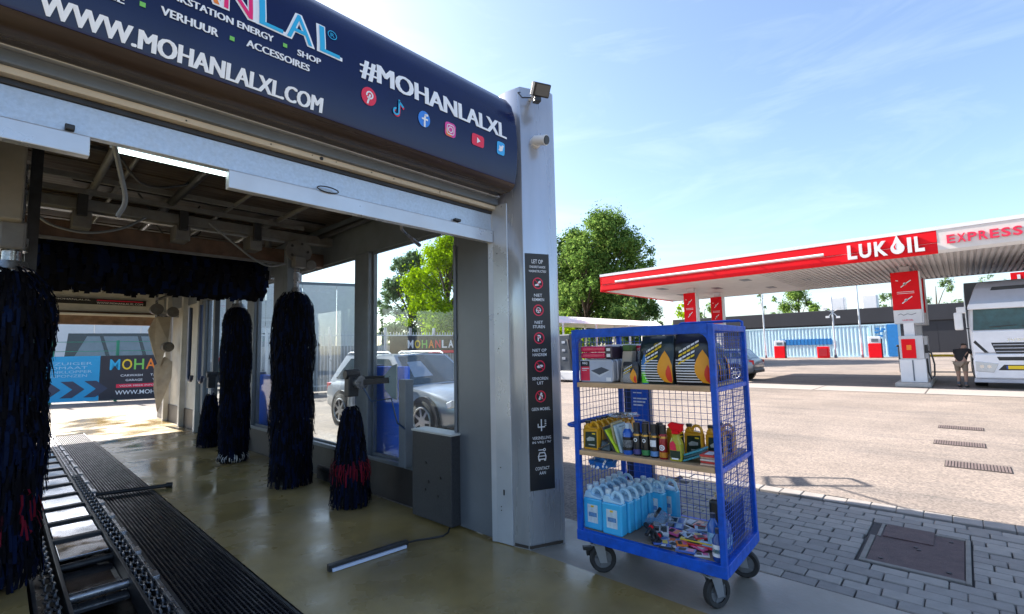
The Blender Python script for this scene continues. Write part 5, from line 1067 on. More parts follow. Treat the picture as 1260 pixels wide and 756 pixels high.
MB().box(TX+1.0,TX+13.0,TY1+.5,TY0-.5,.65,1.0).build('chassis', m_dark, tk); MB().box(TX+2.2,TX+2.5,TY1+.2,TY0-.2,1.0,3.2).build('air_deflector', m_cab2, tk)

# ------------------------------------------------------------------ person beside the truck (seen from behind, bending forward)
pe = thing('person', 'person in black T-shirt and beige shorts bending forward beside the truck', 'person', (23.05,.14,0), R(-20), world=False)
def skin(nm, pts, edges, mat, parent, sub=2):
    me = bpy.data.meshes.new(nm); me.from_pydata([p[:3] for p in pts], edges, [])
    o = link_mesh(nm, me, parent); mo = o.modifiers.new('skin','SKIN'); mo.use_smooth_shade = True
    for i,p in enumerate(pts):
        sv = me.skin_vertices[0].data[i]; r_ = p[3]; sv.radius = r_ if isinstance(r_,tuple) else (r_,r_); sv.use_root = (i == 0)
    sb = o.modifiers.new('sub','SUBSURF'); sb.levels = 1; sb.render_levels = 2; me.materials.append(mat); return o
m_skin = M('skin', (.34,.20,.14), .55, var=.08)
body = [(0,0,.86,.12),(.06,0,1.02,.125),(.16,0,1.22,(.13,.17)),(.22,0,1.33,.06),(.30,-.02,1.40,.075),(.33,-.02,1.47,.085),
  (.17,.19,1.27,.055),(.26,.24,1.04,.042),(.40,.18,.95,.034),(.46,.15,.94,.03),(.17,-.19,1.27,.055),(.30,-.26,1.10,.042),(.42,-.30,1.06,.034),(.48,-.31,1.06,.03),
  (-.01,.10,.80,.09),(.04,.11,.46,.06),(.0,.11,.10,.042),(.02,.11,.05,.045),(.14,.12,.03,.035),(-.01,-.10,.80,.09),(.02,-.10,.46,.06),(-.03,-.10,.10,.042),(-.01,-.10,.05,.045),(.11,-.11,.03,.035),
  (.52,.16,.93,.011),(.53,.13,.93,.011),(.53,.145,.91,.011),(.52,.175,.915,.010),(.48,.12,.91,.011),(.54,-.30,1.05,.011),(.55,-.32,1.05,.011),(.545,-.335,1.04,.011),(.53,-.345,1.03,.010),(.50,-.28,1.04,.011)]
ed = [(0,1),(1,2),(2,3),(3,4),(4,5),(2,6),(6,7),(7,8),(8,9),(2,10),(10,11),(11,12),(12,13),(0,14),(14,15),(15,16),(16,17),(17,18),(0,19),(19,20),(20,21),(21,22),(22,23),(9,24),(9,25),(9,26),(9,27),(9,28),(13,29),(13,30),(13,31),(13,32),(13,33)]
skin('body', body, ed, m_skin, pe)
m_shirt = M('tshirt_black', (.012,.012,.014), .85, var=.2, bump=.2)
skin('tshirt', [(.015,0,.80,.155),(.06,0,1.0,.15),(.16,0,1.22,(.15,.18)),(.21,0,1.31,.085),(.17,.19,1.265,.085),(.21,.225,1.14,.07),(.17,-.19,1.265,.085),(.24,-.24,1.16,.07)], [(0,1),(1,2),(2,3),(2,4),(4,5),(2,6),(6,7)], m_shirt, pe)
skin('shorts', [(.0,0,.88,.145),(-.01,.10,.80,.10),(.03,.115,.52,.078),(-.01,-.10,.80,.10),(.01,-.105,.52,.078)], [(0,1),(1,2),(0,3),(3,4)], M('shorts_beige',(.24,.19,.14),.8,var=.15), pe)
for y,dx in ((.11,.0),(-.10,-.03)):
    skin('shoe', [(dx-.03,y,.05,.052),(dx+.08,y,.045,.05),(dx+.17,y,.035,.038)], [(0,1),(1,2)], m_black, pe); skin('sock', [(dx,y,.08,.05),(dx+.005,y,.22,.052)], [(0,1)], M('sock_grey',(.10,.11,.13),.9), pe)
skin('hair', [(.275,-.02,1.43,.088),(.31,-.02,1.52,.098)], [(0,1)], M('hair_dark',(.03,.02,.015),.7), pe)

# ------------------------------------------------------------------ filling station
st = thing('station_canopy', 'white and red filling station canopy with raised white lettering on its fascia', 'canopy', (25.3,2,0))
FX, BX, NY, SY, Z0, Z1 = 21.15, 29.6, 13.5, -11.0, 4.52, 5.42
m_cwht = M('canopy_white', (.74,.74,.75), .4, var=.04); m_soff = M('soffit_panel', (.62,.60,.59), .5, var=.08, scale=2)
MB().box(FX+.06,BX-.06,SY,NY-.06,Z0+.10,Z1-.10).build('roof_deck', m_cwht, st)
MB().box(FX+.05,BX-.05,NY-.05-7.5,NY-.05,Z0+.045,Z0+.09).build('soffit', m_soff, st)
t = MB(); y = SY
while y < NY-7.6:
    t.add([(FX+.05,y,Z0+.02),(FX+.05,y+.08,Z0+.02),(BX-.05,y+.08,Z0+.02),(BX-.05,y,Z0+.02),(FX+.05,y+.095,Z0+.075),(BX-.05,y+.095,Z0+.09),(FX+.05,y+.155,Z0+.075),(BX-.05,y+.155,Z0+.09),(FX+.05,y+.17,Z0+.02),(BX-.05,y+.17,Z0+.02)],[(0,1,2,3),(1,4,5,2),(4,6,7,5),(6,8,9,7)]); y += .17
t.build('ribbed_soffit', m_soff, st)
for y,x in ((11,23),(9,25),(7,23),(5,25.2),(11.5,26.5),(7,27)): MB().box(x-.35,x+.35,y-.18,y+.18,Z0+.028,Z0+.04).build('soffit_lamp', m_frame, st)
def fas(nm, y0_, y1_, pts, mt): return MB().loft([[Vector((FX+dx,y,z)) for dx,z in pts] for y in (y0_,y1_)]).build(nm, mt, st)
BY = .40
fas('fascia_red', BY, NY-.08, [(0,Z0+.36),(-.02,Z0+.38),(-.02,Z1-.13),(.05,Z1-.13),(.05,Z0+.36)], m_red)
fas('fascia_red_lower', BY, NY-.05, [(.06,Z0),(.0,Z0+.08),(-.005,Z0+.345),(.05,Z0+.345),(.08,Z0)], m_red)
fas('fascia_gap', BY, NY-.1, [(.02,Z0+.34),(.02,Z0+.365),(.05,Z0+.365),(.05,Z0+.34)], m_cwht)
fas('fascia_cap', SY, NY, [(-.03,Z1-.125),(-.03,Z1),(.08,Z1),(.08,Z1-.125)], m_cwht)
fas('fascia_white', SY, BY-.003, [(.05,Z0),(-.01,Z0+.10),(-.015,Z1-.13),(.05,Z1-.13),(.08,Z0)], M('fascia_cream',(.66,.62,.58),.45,var=.05))
MB().prism([(FX-.03,Z1),(FX+.02,Z0+.3),(FX-.02,Z0),(BX,Z0),(BX,Z1)],lambda a,c,y:Vector((a,y,c)),NY-.045,NY).build('end_fascia', m_red, st)
MB().box(BX-.05,BX,SY,NY-.05,Z0,Z1).build('rear_fascia', m_cwht, st)
MB().cyl((FX-.10,12.55,Z0+.42),(FX-.10,3.6,Z0+.42),.055,n=10).build('light_tube', M('tube_opal',(.78,.76,.76),.3,var=0), st, smooth=True)
t = MB()
for y in (12.3,10.1,8.,6.,4.): t.bar((FX,y,Z0+.42),(FX-.1,y,Z0+.42),.05,.04)
t.build('tube_brackets', m_white, st)
def sign3d(nm, s_, y0_, y1_, z0_, z1_, x, dep, mt, bold):
    t = MB(); vs_,fs_ = text2d(s_,bold); A_ = [(y0_+a*(y1_-y0_),z0_+c*(z1_-z0_)) for a,c in vs_]; n_ = len(A_)
    t.add([Vector((x-dep,a,c)) for a,c in A_]+[Vector((x,a,c)) for a,c in A_],fs_)
    cnt = {}
    for f in fs_:
        for a,b0 in zip(f,f[1:]+f[:1]): k = (min(a,b0),max(a,b0)); cnt[k] = cnt.get(k,0)+1
    t.f += [(a,b0,b0+n_,a+n_) for (a,b0),c in cnt.items() if c == 1]; return t.build(nm, mt, st)
ZL0, ZL1 = 4.64, 5.16
for ch,a,b0 in (('L',2.86,2.58),('U',2.51,2.16),('K',2.07,1.70),('I',1.16,1.05),('L',.97,.72)): sign3d('sign_letter', ch, a, b0, ZL0, ZL1, FX-.02, .10, m_cwht, .035)
dp = [(1.43+.19*math.sin(R(a)),4.84+.20*-math.cos(R(a))) for a in range(-140,141,20)]+[(1.43,5.30)]
MB().prism(dp,lambda a,c,x:Vector((x,a,c)),FX-.12,FX-.02).build('drop_emblem', m_cwht, st)
t = MB(); poly2d(t,[(1.50,4.80),(1.53,4.90),(1.47,5.0),(1.44,5.02),(1.49,4.9),(1.46,4.80)],lambda a,c:Vector((FX-.124,a,c))); t.build('drop_mark', m_red, st)
t = [];  wl = .205
for k,ch in enumerate('EXPRESS'): sign3d('sign_letter', ch, .16-.252*k, .16-.252*k-wl, 4.80, 5.08, FX-.018, .04, m_redp, .02)
def st_column(x, y, w_=.42, signs=True, base=False):
    c = MB().box(x-.16,x+.16,y-.16,y+.16,0,Z0+.05).build('column', m_cwht, st, bevel=.02)
    if signs:
        s_ = MB().box(x-w_,x+w_*.2,y-w_,y+w_,2.85,4.32).build('column_sign', m_red, c, bevel=.02)
        MB().box(x-w_+.02,x+w_*.2+.02,y-w_-.05,y-w_-.001,2.32,4.30).build('sign_edge', m_cwht, c, bevel=.01)
        MB().box(x-w_-.005,x+w_*.2,y-w_,y+w_,2.32,2.845).build('sign_foot', m_cwht, c, bevel=.01)
        t = MB(); fq = lambda a,cc: Vector((x-w_-.006,y+a*w_/.42,cc))
        for z in (3.85,3.22): put2d(t,*stroke2d([(.12,z-.12),(-.02,z),(-.18,z+.12)],.035),fq); poly2d(t,disc2d(.0,z,.05,.05,10),fq)
        for z in (3.53,3.47): poly2d(t,SQ(-.26,.26,z,z+.018),fq)
        put2d(t,*stroke2d([(.26,4.0),(.20,3.98)],.03),fq); t.build('sign_marks', m_pure, s_)
        t = MB(); fq = lambda a,cc: Vector((x-w_-.011,y+a*w_/.42,cc)); put2d(t,*stroke2d([(.28,2.66),(.2,2.70),(.12,2.64),(.0,2.69),(-.12,2.65),(-.25,2.70)],.02),fq); t.build('signature', m_frame, c)
        t = MB(); put_text(t,'LUKOIL',y+.16*w_/.42,y-.16*w_/.42,2.42,2.48,lambda a,cc:Vector((x-w_-.011,a,cc)),.02); t.build('foot_lettering', m_redp, c)
    return c
for x,y,w_ in ((24.2,1.5,.42),(27.4,1.45,.36),(24.15,10.0,.30),(27.35,9.85,.30),(24.2,-7,.4),(27.4,-7,.4)): st_column(x,y,w_)
# pump island
pi_ = thing('pump_island', 'concrete pump island with white and red fuel dispenser under the canopy column', 'fuel pump', (23.6,1.45,0))
MB().box(22.35,26.6,.95,1.95,.0,.15).build('plinth', M('plinth_pale',(.45,.43,.40),.8,var=.12,dirt=.2), pi_, bevel=.03)
MB().box(22.85,23.45,1.05,1.80,.15,.98).build('dispenser_base', m_cwht, pi_, bevel=.02)
hd = MB().box(22.85,23.45,1.08,1.77,.985,1.84).build('dispenser_head', M('disp_grey',(.55,.56,.58),.4,var=.05), pi_, bevel=.02)
MB().box(22.835,22.852,1.30,1.70,1.02,1.72).build('red_panel', m_red, hd, bevel=.004)
MB().box(22.825,22.836,1.42,1.56,1.32,1.50).build('display', m_orange, hd)
MB().box(22.84,22.851,1.40,1.44,.2,.95).build('panel_joint', m_frame, pi_)
MB().box(22.86,23.44,1.10,1.75,.15,.165).build('toe_kick', m_black, pi_)
MB().box(23.0,23.3,1.3,1.6,1.84,2.32).build('dispenser_neck', m_cwht, pi_)
for k in range(2):
    x = 23.0+.3*k; MB().tube([(x,1.02,1.3),(x,.90,1.2),(x,.84,.8),(x,.86,.4),(x,.95,.25),(x,1.02,.5),(x,1.03,1.0)],.02,8).build('fuel_hose', m_black, pi_, smooth=True); MB().box(x-.03,x+.03,.98,1.06,1.2,1.5).build('nozzle', m_black, pi_, bevel=.01)
MB().box(25.3,25.9,1.05,1.80,.15,1.84).build('rear_dispenser', m_cwht, pi_, bevel=.02)
def rail(label, pts, mat, r=.045):
    t = MB().tube(pts, r, 10); return t.alone('guard_rail', mat, label, 'guard rail', smooth=True)
rail('white and yellow guard rail bent to the ground right of the fuel pump', [(30.2,2.2,.95),(30.2,.6,.95),(30.2,.2,.93),(30.2,.08,.8),(30.2,.06,.0)], m_yel, .06)
bn = thing('waste_bin','dark waste bin behind the guard rail','bin',(33,2.0,.05)); MB().box(32.6,33.4,1.5,2.6,.04,1.35).build('body', m_dark, bn, bevel=.04); MB().box(32.55,33.45,1.45,2.65,1.36,1.48).build('lid', m_black, bn, bevel=.04)
sg = thing('station_price_sign','red and white sign panel above the truck roof','sign',(31,-2.4,0)); MB().box(31,31.12,-3.8,-1.75,4.02,4.62).build('panel', m_red, sg); t = MB(); put_text(t,'LUKOIL',-1.95,-3.7,4.12,4.52,lambda a,c:Vector((30.99,a,c)),.05); t.build('lettering', m_pure, sg); MB().box(31.02,31.1,-2.8,-2.7,0,4.02).build('post', m_white, sg)

# ------------------------------------------------------------------ back yard: containers, pumps, poles, dark hall
GZ = .43
m_cont = [M('container_pale', (.52,.74,.83), .5, var=.08, scale=.6, dirt=.15, dirtc=(.2,.3,.36)), M('container_mid', (.02,.20,.52), .45, var=.1)]
def container(label, y0_, y1_, x=50.5, h=2.75):
    c = thing('shipping_container', label, 'container', (x,(y0_+y1_)/2,GZ), group='shipping containers'); t = MB(); n_ = int((y1_-y0_)/.28); st_ = (y1_-y0_)/n_
    zt,zb = GZ+h-.12,GZ+.12
    for k in range(n_):
        y = y0_+k*st_; P_ = [(0,0),(.06,.2),(.06,.5),(0,.7),(0,1)]
        for (dx,f0),(dx1,f1) in zip(P_,P_[1:]): t.add([(x+dx,y+f0*st_,zb),(x+dx1,y+f1*st_,zb),(x+dx1,y+f1*st_,zt),(x+dx,y+f0*st_,zt)],[(0,1,2,3)])
    t.build('ribbed_side', m_cont[0], c); MB().box(x+.08,x+2.4,y0_,y1_,GZ+.1,GZ+h).build('shell', m_cont[0], c)
    MB().box(x-.02,x+.1,y0_,y1_,GZ,GZ+.12).build('bottom_rail', m_cont[0], c); MB().box(x-.02,x+.1,y0_,y1_,GZ+h-.12,GZ+h).build('top_rail', m_cont[0], c)
    for y in (y0_,y1_-.16): MB().box(x-.03,x+.12,y,y+.16,GZ,GZ+h).build('corner_post', m_cont[0], c)
    return c
ca_ = container('pale blue ribbed shipping container with a dark blue band behind the red pumps', 5.65, 15.9)
t = MB()
for k in range(28): y = 8.5+k*.147; t.box(50.45 if k % 2 else 50.46,50.48,y,y+.14,1.55,2.08)
t.build('blue_band', m_cont[1], ca_)
cb2 = container('short pale blue container with dark blue end behind the right red pump', 3.9, 5.6)
MB().box(50.40,50.46,3.9,4.6,.46,3.12).build('blue_end', m_cont[1], cb2)
for y,z in ((5.1,2.7),(4.85,2.5),(5.15,2.4),(4.7,2.65),(4.9,2.1)): MB().box(50.42,50.45,y,y+.28,z,z+.16).build('blue_patch', m_cont[1], cb2)
for i,(y,h) in enumerate(((12.05,1.55),(8.75,.95),(5.2,1.68))):
    p = thing('red_dispenser', ['red and white dispenser at the left of the pale container','low red box in front of the middle of the pale container','red and white dispenser in front of the short container'][i], 'dispenser', (47.9,y,GZ), group='red dispensers by the containers')
    MB().box(47.6,48.2,y-.42,y+.42,GZ,GZ+h*.68 if i != 1 else GZ+h).build('body', m_red, p, bevel=.03)
    if i != 1: MB().box(47.62,48.18,y-.40,y+.40,GZ+h*.68,GZ+h).build('head', m_cwht, p, bevel=.03); MB().box(47.60,47.63,y-.25,y+.2,GZ+h*.75,GZ+h*.9).build('display', m_frame, p); MB().box(47.7,48.1,y-.46,y-.42,GZ,GZ+h*.9).build('side_panel', m_black, p)
    else: MB().box(47.58,47.61,y-.3,y+.3,GZ+.15,GZ+.8).build('panel', M('red_dark',(.42,.01,.02),.4,var=.1), p)
for i,(y,x,h) in enumerate(((13.35,48.2,7.4),(7.95,48.2,5.6),(6.15,48.3,7.6))):
    p = thing('lamp_post', ['thin grey pole left of the red dispensers','grey pole with camera cluster in front of the containers','thin grey pole right of the camera pole'][i], 'pole', (x,y,GZ), group='poles in front of the containers')
    MB().cyl((x,y,GZ),(x,y,h),.075,.055,10).build('shaft', m_alu, p, smooth=True)
    MB().cyl((x,y,GZ),(x,y,GZ+.25),.12,.10,10).build('foot', m_frame, p)
    if i == 1:
        for a,b0 in ((.5,.25),(-.5,.25),(.35,-.45),(-.4,-.5)): MB().bar((x,y,4.3),(x-.05,y+a,4.3+b0),.05,.05).box(x-.2,x,y+a-.13,y+a+.13,4.25+b0,4.42+b0).build('camera_head', m_white, p)
hall = thing('dark_hall', 'long low dark grey hall behind the containers', 'building', (75,10,GZ))
m_hall = M('hall_cladding', (.020,.021,.028), .6, var=.15, scale=.4)
k = 0; y = -30
while y < 32: MB().box(70,70.12,y+.02,y+3.98,GZ,3.9).build('wall_panel', m_hall, hall); y += 4
MB().box(70.02,85,-30,32,GZ,5.4).build('hall_body', m_hall, hall); MB().box(69.8,70.1,-30,32,3.95,5.72).build('parapet', m_hall, hall, bevel=.05)
for y in (11.35,8.05): MB().box(72.5,74.2,y-.75,y+.75,5.4,7.5).build('roof_vent', m_cwht, hall, bevel=.1); 

# white membrane shelter and machine left of the trolley
sh_ = thing('membrane_shelter', 'white arched membrane shelter roof behind the trolley', 'shelter', (24.5,17,0))
a0,b0_ = Vector((21.4,18.6,0)),Vector((26.6,12.8,0)); dv = b0_-a0; nv = Vector((dv.y,-dv.x,0)).normalized()*-1
secs = []
for i in range(13):
    u_ = i/12; sec = []
    for k in range(9): v_ = k/8; p = a0+dv*u_+nv*(v_*5); sec.append(p+Vector((0,0,2.75+1.15*math.sin(math.pi*(.15+.7*v_))*(1-.35*u_)-.25*u_)))
    secs.append(sec)
MB().loft(secs,cap=False,closed=False).build('membrane', M('membrane_white',(.72,.72,.70),.5,var=.06), sh_, smooth=True)
for i in range(5):
    u_ = i/4; p = a0+dv*u_; q = p+nv*5; h0 = 2.75+1.15*math.sin(math.pi*.15)*(1-.35*u_)-.25*u_
    MB().cyl((p.x,p.y,0),(p.x,p.y,h0),.06,n=10).build('post', m_white, sh_, smooth=True); MB().cyl((q.x,q.y,0),(q.x,q.y,h0),.06,n=10).build('post', m_white, sh_, smooth=True)
    MB().tube([p+nv*(v_/8*5)+Vector((0,0,2.75+1.15*math.sin(math.pi*(.15+.7*v_/8))*(1-.35*u_)-.25*u_-.04)) for v_ in range(9)],.04,6).build('arch', m_white, sh_)
vc = thing('vacuum_unit','dark grey vacuum unit standing on a pale base left of the trolley','vacuum',(19.6,14.6,0)); MB().box(19.3,20.3,14.2,15.4,.55,2.35).build('cabinet', M('vac_dark',(.05,.06,.075),.45,var=.1), vc, bevel=.05); MB().box(19.1,20.5,13.4,15.8,.10,.54).build('base', m_white, vc, bevel=.04)
t = MB()
for z in (1.1,1.5,1.9): t.box(19.285,19.30,14.5,14.7,z,z+.12)
t.build('dials', m_alu, vc); MB().tube([(19.25,14.3,2.1),(19.0,14.0,1.6),(19.1,13.9,.8),(19.2,14.0,.5)],.05,8).build('vacuum_hose', m_black, vc, smooth=True)
for y in (13.6,14.4,15.4): MB().cyl((19.3,y,.08),(19.3,y+.12,.08),.08,n=12).build('wheel', m_tyre, vc)
hg = thing('low_hedge','green hedge strip beyond the shelter','hedge',(24,22,0))
# ------------------------------------------------------------------ trees
def leaf_mat(name, cols):
    ma = bpy.data.materials.new(name); ma.use_nodes = True; nt = ma.node_tree; nt.nodes.clear(); N = nt.nodes.new; L = nt.links.new
    o = N('ShaderNodeOutputMaterial'); d = N('ShaderNodeBsdfDiffuse'); tl_ = N('ShaderNodeBsdfTranslucent'); mx_ = N('ShaderNodeMixShader'); mx_.inputs[0].default_value = .42
    ge = N('ShaderNodeNewGeometry'); rr = N('ShaderNodeValToRGB'); el = rr.color_ramp.elements
    while len(el) < len(cols): el.new(.5)
    for i,c in enumerate(cols): el[i].position = i/(len(cols)-1); el[i].color = (*c,1)
    L(ge.outputs['Random Per Island'], rr.inputs[0]); L(rr.outputs[0], d.inputs[0]); L(rr.outputs[0], tl_.inputs[0])
    L(d.outputs[0], mx_.inputs[1]); L(tl_.outputs[0], mx_.inputs[2]); L(mx_.outputs[0], o.inputs[0]); return ma
m_leaf = leaf_mat('leaf_mid', [(.05,.10,.03),(.14,.25,.05),(.27,.38,.09)]); m_leafb = leaf_mat('leaf_bright', [(.16,.26,.004),(.28,.42,.006),(.40,.54,.012)]); m_leafp = leaf_mat('leaf_pale', [(.08,.14,.06),(.13,.20,.09),(.19,.26,.13)]); m_leafd = leaf_mat('leaf_dark', [(.035,.08,.025),(.09,.17,.045),(.19,.27,.075)])
m_bark = M('bark', (.08,.06,.045), .9, var=.3, bump=.5)
def tree(label, x, y, h, w_, mat, seed, n=5200, leaf=.26, z=0, lobes=26, shape=.5, low=.12, name='tree', conif=False):
    rng = random.Random(seed); o = thing(name, label, 'tree', (x,y,z)); lob = []
    for i in range(lobes):
        if conif: f = rng.random(); zz = low*h+f*(1-low)*h*.97; R_ = w_/2*(1-f)**.9*rng.uniform(.3,.9); a = rng.uniform(0,6.283); lob.append((Vector((R_*math.cos(a),R_*math.sin(a),zz)),w_*.16*(1.1-f)))
        else:
            f = rng.random(); zz = h*(low+.06+(.90-low)*f); env = math.sin(math.pi*min(1,max(.03,(f*.86+.10)))) ** shape; a = rng.uniform(0,6.283); out_ = rng.random() < .3; R_ = w_/2*env*(rng.uniform(.85,1.08) if out_ else math.sqrt(rng.random())*.85); r_ = w_*(rng.uniform(.03,.065) if out_ else rng.uniform(.055,.135)); lob.append((Vector((R_*math.cos(a),R_*math.sin(a),zz)),r_))
    t = MB().tube([(x,y,z),(x+.02*w_,y,z+h*.3),(x-.02*w_,y+.01*w_,z+h*.6),(x,y,z+h*.88)],[h*.022,h*.017,h*.011,h*.003],8)
    for c,r_ in lob[::2]:
        b0 = Vector((x,y,z+max(h*.15,c.z*.62))); e = Vector((x,y,z))+c; t.tube([b0,b0.lerp(e,.5)+Vector((0,0,.03*h)),e],[h*.008,h*.005,h*.002],5)
    t.build('trunk', m_bark, o)
    vs_ = []; fs_ = []; per = n//lobes
    for c,r_ in lob:
        k_ = int(per*(r_/(w_*.095))**2)
        for q in range(k_):
            d = Vector((rng.gauss(0,1),rng.gauss(0,1),rng.gauss(0,1))).normalized(); rad = r_*abs(rng.gauss(.75,.38)); p = c+Vector((d.x*rad,d.y*rad,d.z*rad*(1.0 if not conif else .5)))
            nn_ = (d+Vector((rng.gauss(0,.6),rng.gauss(0,.6),rng.gauss(0,.6)+.3))).normalized(); u_,v_ = frame(nn_); a = rng.uniform(0,6.28); u2 = u_*math.cos(a)+v_*math.sin(a); v2 = nn_.cross(u2); s_ = leaf*rng.uniform(.3,1.0)*(1.7 if rng.random() < .08 else 1)
            k = len(vs_); b0 = p+Vector((0,0,0)); vs_ += [tuple(b0-u2*s_*.5),tuple(b0+v2*s_*.30),tuple(b0+u2*s_*.5),tuple(b0-v2*s_*.30)]; fs_.append((k,k+1,k+2,k+3))
    me = bpy.data.meshes.new('crown'); me.from_pydata(vs_,[],fs_); me.materials.append(mat); cr_ = link_mesh('crown', me, o); return o
def at(u, depth):   # ground direction of an image column, at a depth
    X = (u-630)/590.75; v = cam_vec(X,(378-400)/-590.75*-1,1); f = v.x*math.sin(YAW)+v.y*math.cos(YAW); return v.x*depth/f, v.y*depth/f
def tr_at(u, dep, label, h, w_, mat, seed, **k): x,y = at(u,dep); return tree(label, x, y, h, w_, mat, seed, **k)
tr_at(748, 46, 'tall full green tree behind the membrane shelter, right of the column', 14.8, 9.2, m_leaf, 1, n=76000, leaf=.30, lobes=130, shape=.55)
tr_at(700, 49, 'tall tree partly hidden behind the column edge', 14.2, 8.2, m_leafd, 2, n=52000, leaf=.30, lobes=100, shape=.55)
tr_at(722, 44, 'mid-height green tree between the two tall ones', 11.8, 7.0, m_leaf, 21, n=40000, leaf=.30, lobes=90, shape=.55)
tr_at(776, 40, 'lower dark tree in front of the tall trees', 6.6, 6.0, m_leafd, 3, n=20000, leaf=.26, lobes=26)
tr_at(795, 70, 'small pale tree beside the tall trees', 8.5, 5.0, m_leafp, 4, n=3000, leaf=.4)
tr_at(552, 34, 'bright yellow-green tree seen through the bay window', 9.9, 6.8, m_leafb, 5, n=70000, leaf=.24, lobes=120, shape=.6)
tr_at(505, 50, 'pale grey-green tree left of the bright tree', 12.5, 6.4, m_leafp, 6, n=34000, leaf=.32, lobes=90, shape=.6)
tr_at(471, 62, 'small slim conifer behind the fence', 7.0, 3.4, m_leafp, 7, n=2500, leaf=.34, conif=True, low=.05, lobes=40)
tr_at(985, 100, 'round green tree behind the dark hall, under the canopy', 13.8, 12.0, m_leaf, 8, n=20000, leaf=.5, z=.4)
tr_at(845, 80, 'yellowish bush tree left of the first red column', 9.0, 7.0, m_leafb, 9, n=3500, leaf=.5)
tr_at(868, 85, 'small green tree between the two red columns', 9.4, 6.5, m_leaf, 10, n=3500, leaf=.5)
tr_at(1156, 105, 'green tree behind the dark hall, right of the pump column', 15.2, 13.0, m_leafp, 11, n=5000, leaf=.7, z=.4)
tr_at(1100, 120, 'far small tree behind the dark hall, left of the pump column', 14.5, 8.0, m_leafp, 12, n=2500, leaf=.7, z=.4)
tr_at(1222, 115, 'bare pale tree above the truck roof', 17.5, 9.0, m_leafp, 13, n=1200, leaf=.7, z=.4)
tr_at(940, 130, 'far small tree behind the dark hall, left of the round tree', 15.5, 6.0, m_leafp, 14, n=1500, leaf=.7, z=.4)
tr_at(695, 34, 'green bush below the membrane roof at the column edge', 3.3, 4.0, m_leafb, 15, n=3000, leaf=.25, low=.0, name='bush')
bpy.data.objects.remove(hg)
# ------------------------------------------------------------------ fence with banner seen through the side windows
fw = thing('yard_fence', 'grey bar fence with a dark banner seen through the bay windows', 'fence', (14,20,0))
fa_,fb2 = Vector((6.0,20.2,0)),Vector((19.0,17.6,0)); dv = fb2-fa_; ln = dv.length; dn = dv/ln; fn_ = Vector((dn.y,-dn.x,0))
for i in range(12): p = fa_+dn*(i*ln/11); MB().box(p.x-.05,p.x+.05,p.y-.05,p.y+.05,0,2.75).build('post', m_alu, fw)
bm_ = MB().box(-.012,.012,-.012,.012,.1,2.55).mesh('fence_bar', m_alu)
for i in range(96):
    p = fa_+dn*((i+.5)*ln/96); o = link_mesh('fence_bar', bm_, fw); o.location = p-OFF[fw.name]
for z in (.3,2.4): MB().bar(fa_+Vector((0,0,z)),fb2+Vector((0,0,z)),.04,.05).build('fence_rail', m_alu, fw)
MB().bar(fa_+Vector((0,0,1.0))+fn_*-.4,fb2+Vector((0,0,1.0))+fn_*-.4,.05,1.9).build('screen_boards', M('board_pale',(.28,.30,.31),.7,var=.2,scale=.8), fw)
bn_ = thing('fence_banner','dark banner with coloured lettering fixed to the yard fence','banner',fa_+dn*8.2)
P0_ = fa_+dn*6.2+fn_*.10; wb = 4.0
MB().bar(P0_+Vector((0,0,1.95)),P0_+dn*wb+Vector((0,0,1.95)),.02,.85).build('cloth', M('banner_dark',(.02,.022,.035),.6,var=.1), bn_)
mb_ = lambda a,c: P0_+dn*a+fn_*.02+Vector((0,0,c))
for k,(ch,mt) in enumerate(zip('MOHANLAL',(m_pure,m_yel,m_green,m_orange,m_redp,m_pure,m_pure,m_pure))):
    t = MB(); a = .85+k*.35; put_text(t,ch,a,a+.28,1.80,2.18,mb_,.02); t.build('letter', mt, bn_)
t = MB(); poly2d(t,SQ(1.9,3.9,1.56,1.68),mb_); t.build('red_strip', m_redp, bn_)
# pale hall and blue units outside the windows
ph = thing('pale_hall','pale green-grey building far beyond the bay windows','building',(14,46,0)); MB().box(2.5,17.5,46,60,0,6.2).build('wall', M('hall_pale',(.30,.36,.36),.6,var=.08), ph); MB().box(2.3,17.7,45.8,60.2,6.2,6.6).build('roof', m_frame, ph)
for k in range(6): MB().box(3.4+2.4*k,5.0+2.4*k,45.94,45.99,2.8,4.6).build('window', m_cglass, ph)
bu = thing('blue_service_unit','bright blue service panel on a dark post right outside the first bay window','panel',(3.4,4.9,0)); MB().box(3.22,3.30,4.74,5.34,.1,1.44).build('panel', M('unit_blue',(.003,.13,.80),.5,var=.05,spec=.2), bu, bevel=.01); MB().box(3.20,3.34,5.345,5.58,.0,1.46).build('post', m_bmetal, bu, bevel=.01)
bu2 = thing('blue_service_unit','bright blue service panel outside the far bay window','panel',(3.5,8.6,0)); MB().box(3.35,3.45,8.2,9.6,.1,1.25).build('panel', MATS['unit_blue'], bu2, bevel=.01); MB().box(3.33,3.47,9.6,9.8,.0,1.3).build('post', m_bmetal, bu2, bevel=.01)
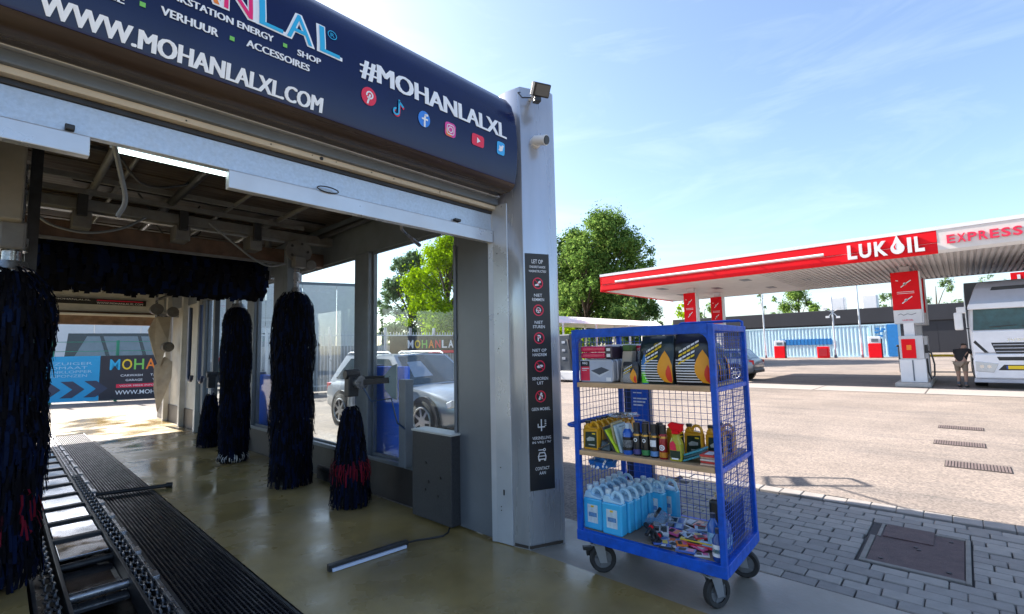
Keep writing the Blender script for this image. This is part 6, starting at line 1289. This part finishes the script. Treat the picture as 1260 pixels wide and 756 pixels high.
# ------------------------------------------------------------------ view out of the bay exit
ef = thing('banner_fence','green post fence carrying printed boards across from the bay exit','fence',(3,23.6,0))
A = Vector((-2.2,25.7,0)); D = Vector((.927,-.375,0)); NN = Vector((-.375,-.927,0))
for i in range(7): p = A+D*(i*1.9)+NN*-.08; MB().cyl((p.x,p.y,0),(p.x,p.y,2.3),.05,n=8).build('post', M('post_green',(.01,.20,.12),.5), ef)
for z in (.15,1.0,1.9,2.25): MB().bar(A+NN*-.08+Vector((0,0,z)),A+D*11.4+NN*-.08+Vector((0,0,z)),.02,.02).build('wire_rail', MATS['post_green'], ef)
def board(nm, label, a0_, a1_, col_, z1=1.72):
    o = thing(nm, label, 'banner', A+D*((a0_+a1_)/2)+Vector((0,0,.06))); MB().bar(A+D*a0_+NN*.02+Vector((0,0,.89)),A+D*a1_+NN*.02+Vector((0,0,.89)),.03,1.66).build('board', col_, o); return o
mbx = lambda off: (lambda a,c: A+D*(off+a)+NN*.04+Vector((0,0,c)))
q1 = board('blue_board','light blue printed board with dark arrows beyond the bay exit',2.4,5.22,M('board_cyan',(.01,.32,.62),.5,var=.05)); f1 = mbx(2.4)
t = MB()
for k in range(4): a = .35+.68*k; poly2d(t,[(a,.80),(a+.35,.80),(a+.70,.50),(a+.35,.20),(a,.20),(a+.35,.50)],f1)
t.build('arrows', m_bmetal, q1)
t = MB()
for k,s_ in enumerate(('STOFZUIGER','AUTOMAAT','MATTENKLOPPER','RUITENSPONZEN')): put_text(t,s_,.75,2.6-.14*(k%2),1.40-.15*k,1.50-.15*k,f1,.0)
t.build('lettering', M('print_iceblue',(.30,.55,.75),.5,var=0), q1)
q2 = board('dark_board','dark printed board with rainbow lettering and web address beyond the bay exit',5.24,8.6,M('board_ink',(.018,.020,.035),.5,var=.1)); f2 = mbx(5.24)
for k,(ch,mt) in enumerate(zip('MOHANLAL',(m_cyan,m_yel,m_green,m_orange,m_redp,m_cyan,m_cyan,m_cyan))): t = MB(); put_text(t,ch,.28+.37*k,.28+.37*k+.31,1.18,1.58,f2,.01); t.build('letter', mt, q2)
t = MB(); put_text(t,'CARWASH',.62,1.30,.92,1.00,f2,.01); put_text(t,'TANKSTATION',1.55,2.5,.92,1.00,f2,.01); put_text(t,'GARAGE',.78,1.30,.74,.82,f2,.01); put_text(t,'VERHUUR',1.62,2.3,.74,.82,f2,.01); put_text(t,'WWW.MOHANLALXL.COM',.48,3.2,.24,.40,f2,.01); t.build('lettering', m_pure, q2)
t = MB(); poly2d(t,SQ(.5,3.2,.50,.64),f2); st2 = t.build('red_strip', m_redp, q2); t = MB(); put_text(t,'VOOR MEER INFO OVER ONZE DIENSTEN',.6,3.1,.54,.60,lambda a,c:f2(a,c)+NN*.005); t.build('strip_lettering', m_pure, st2)
for i in range(3):
    car('dark parked van beyond the exit fence, '+['on the left','in the middle','on the right'][i], ((-.6,30.0,0),(4.7,27.9,0),(10.0,25.8,0))[i], R(-22), m_pblk, 5.4, 1.95, 2.75, True, 'dark vans behind the exit fence', belt=1.60, name='parked_van', detail=False, van=True)
wv = thing('white_hall','white corrugated hall wall beyond the parked vans','building',(6,40,0))
for k in range(16): p = Vector((-16,48,0))+Vector((.93,-.37,0))*(k*2.4); MB().bar(p+Vector((0,0,3.4)),p+Vector((.93,-.37,0))*2.37+Vector((0,0,3.4)),.1,6.8).build('wall_panel', m_pwht, wv)
MB().bar(Vector((-16,48,6.9))+Vector((.35,.9,0)),Vector((-16,48,6.9))+Vector((.93,-.37,0))*38.4+Vector((.35,.9,0)),2.0,.25).build('roof_edge', m_frame, wv)
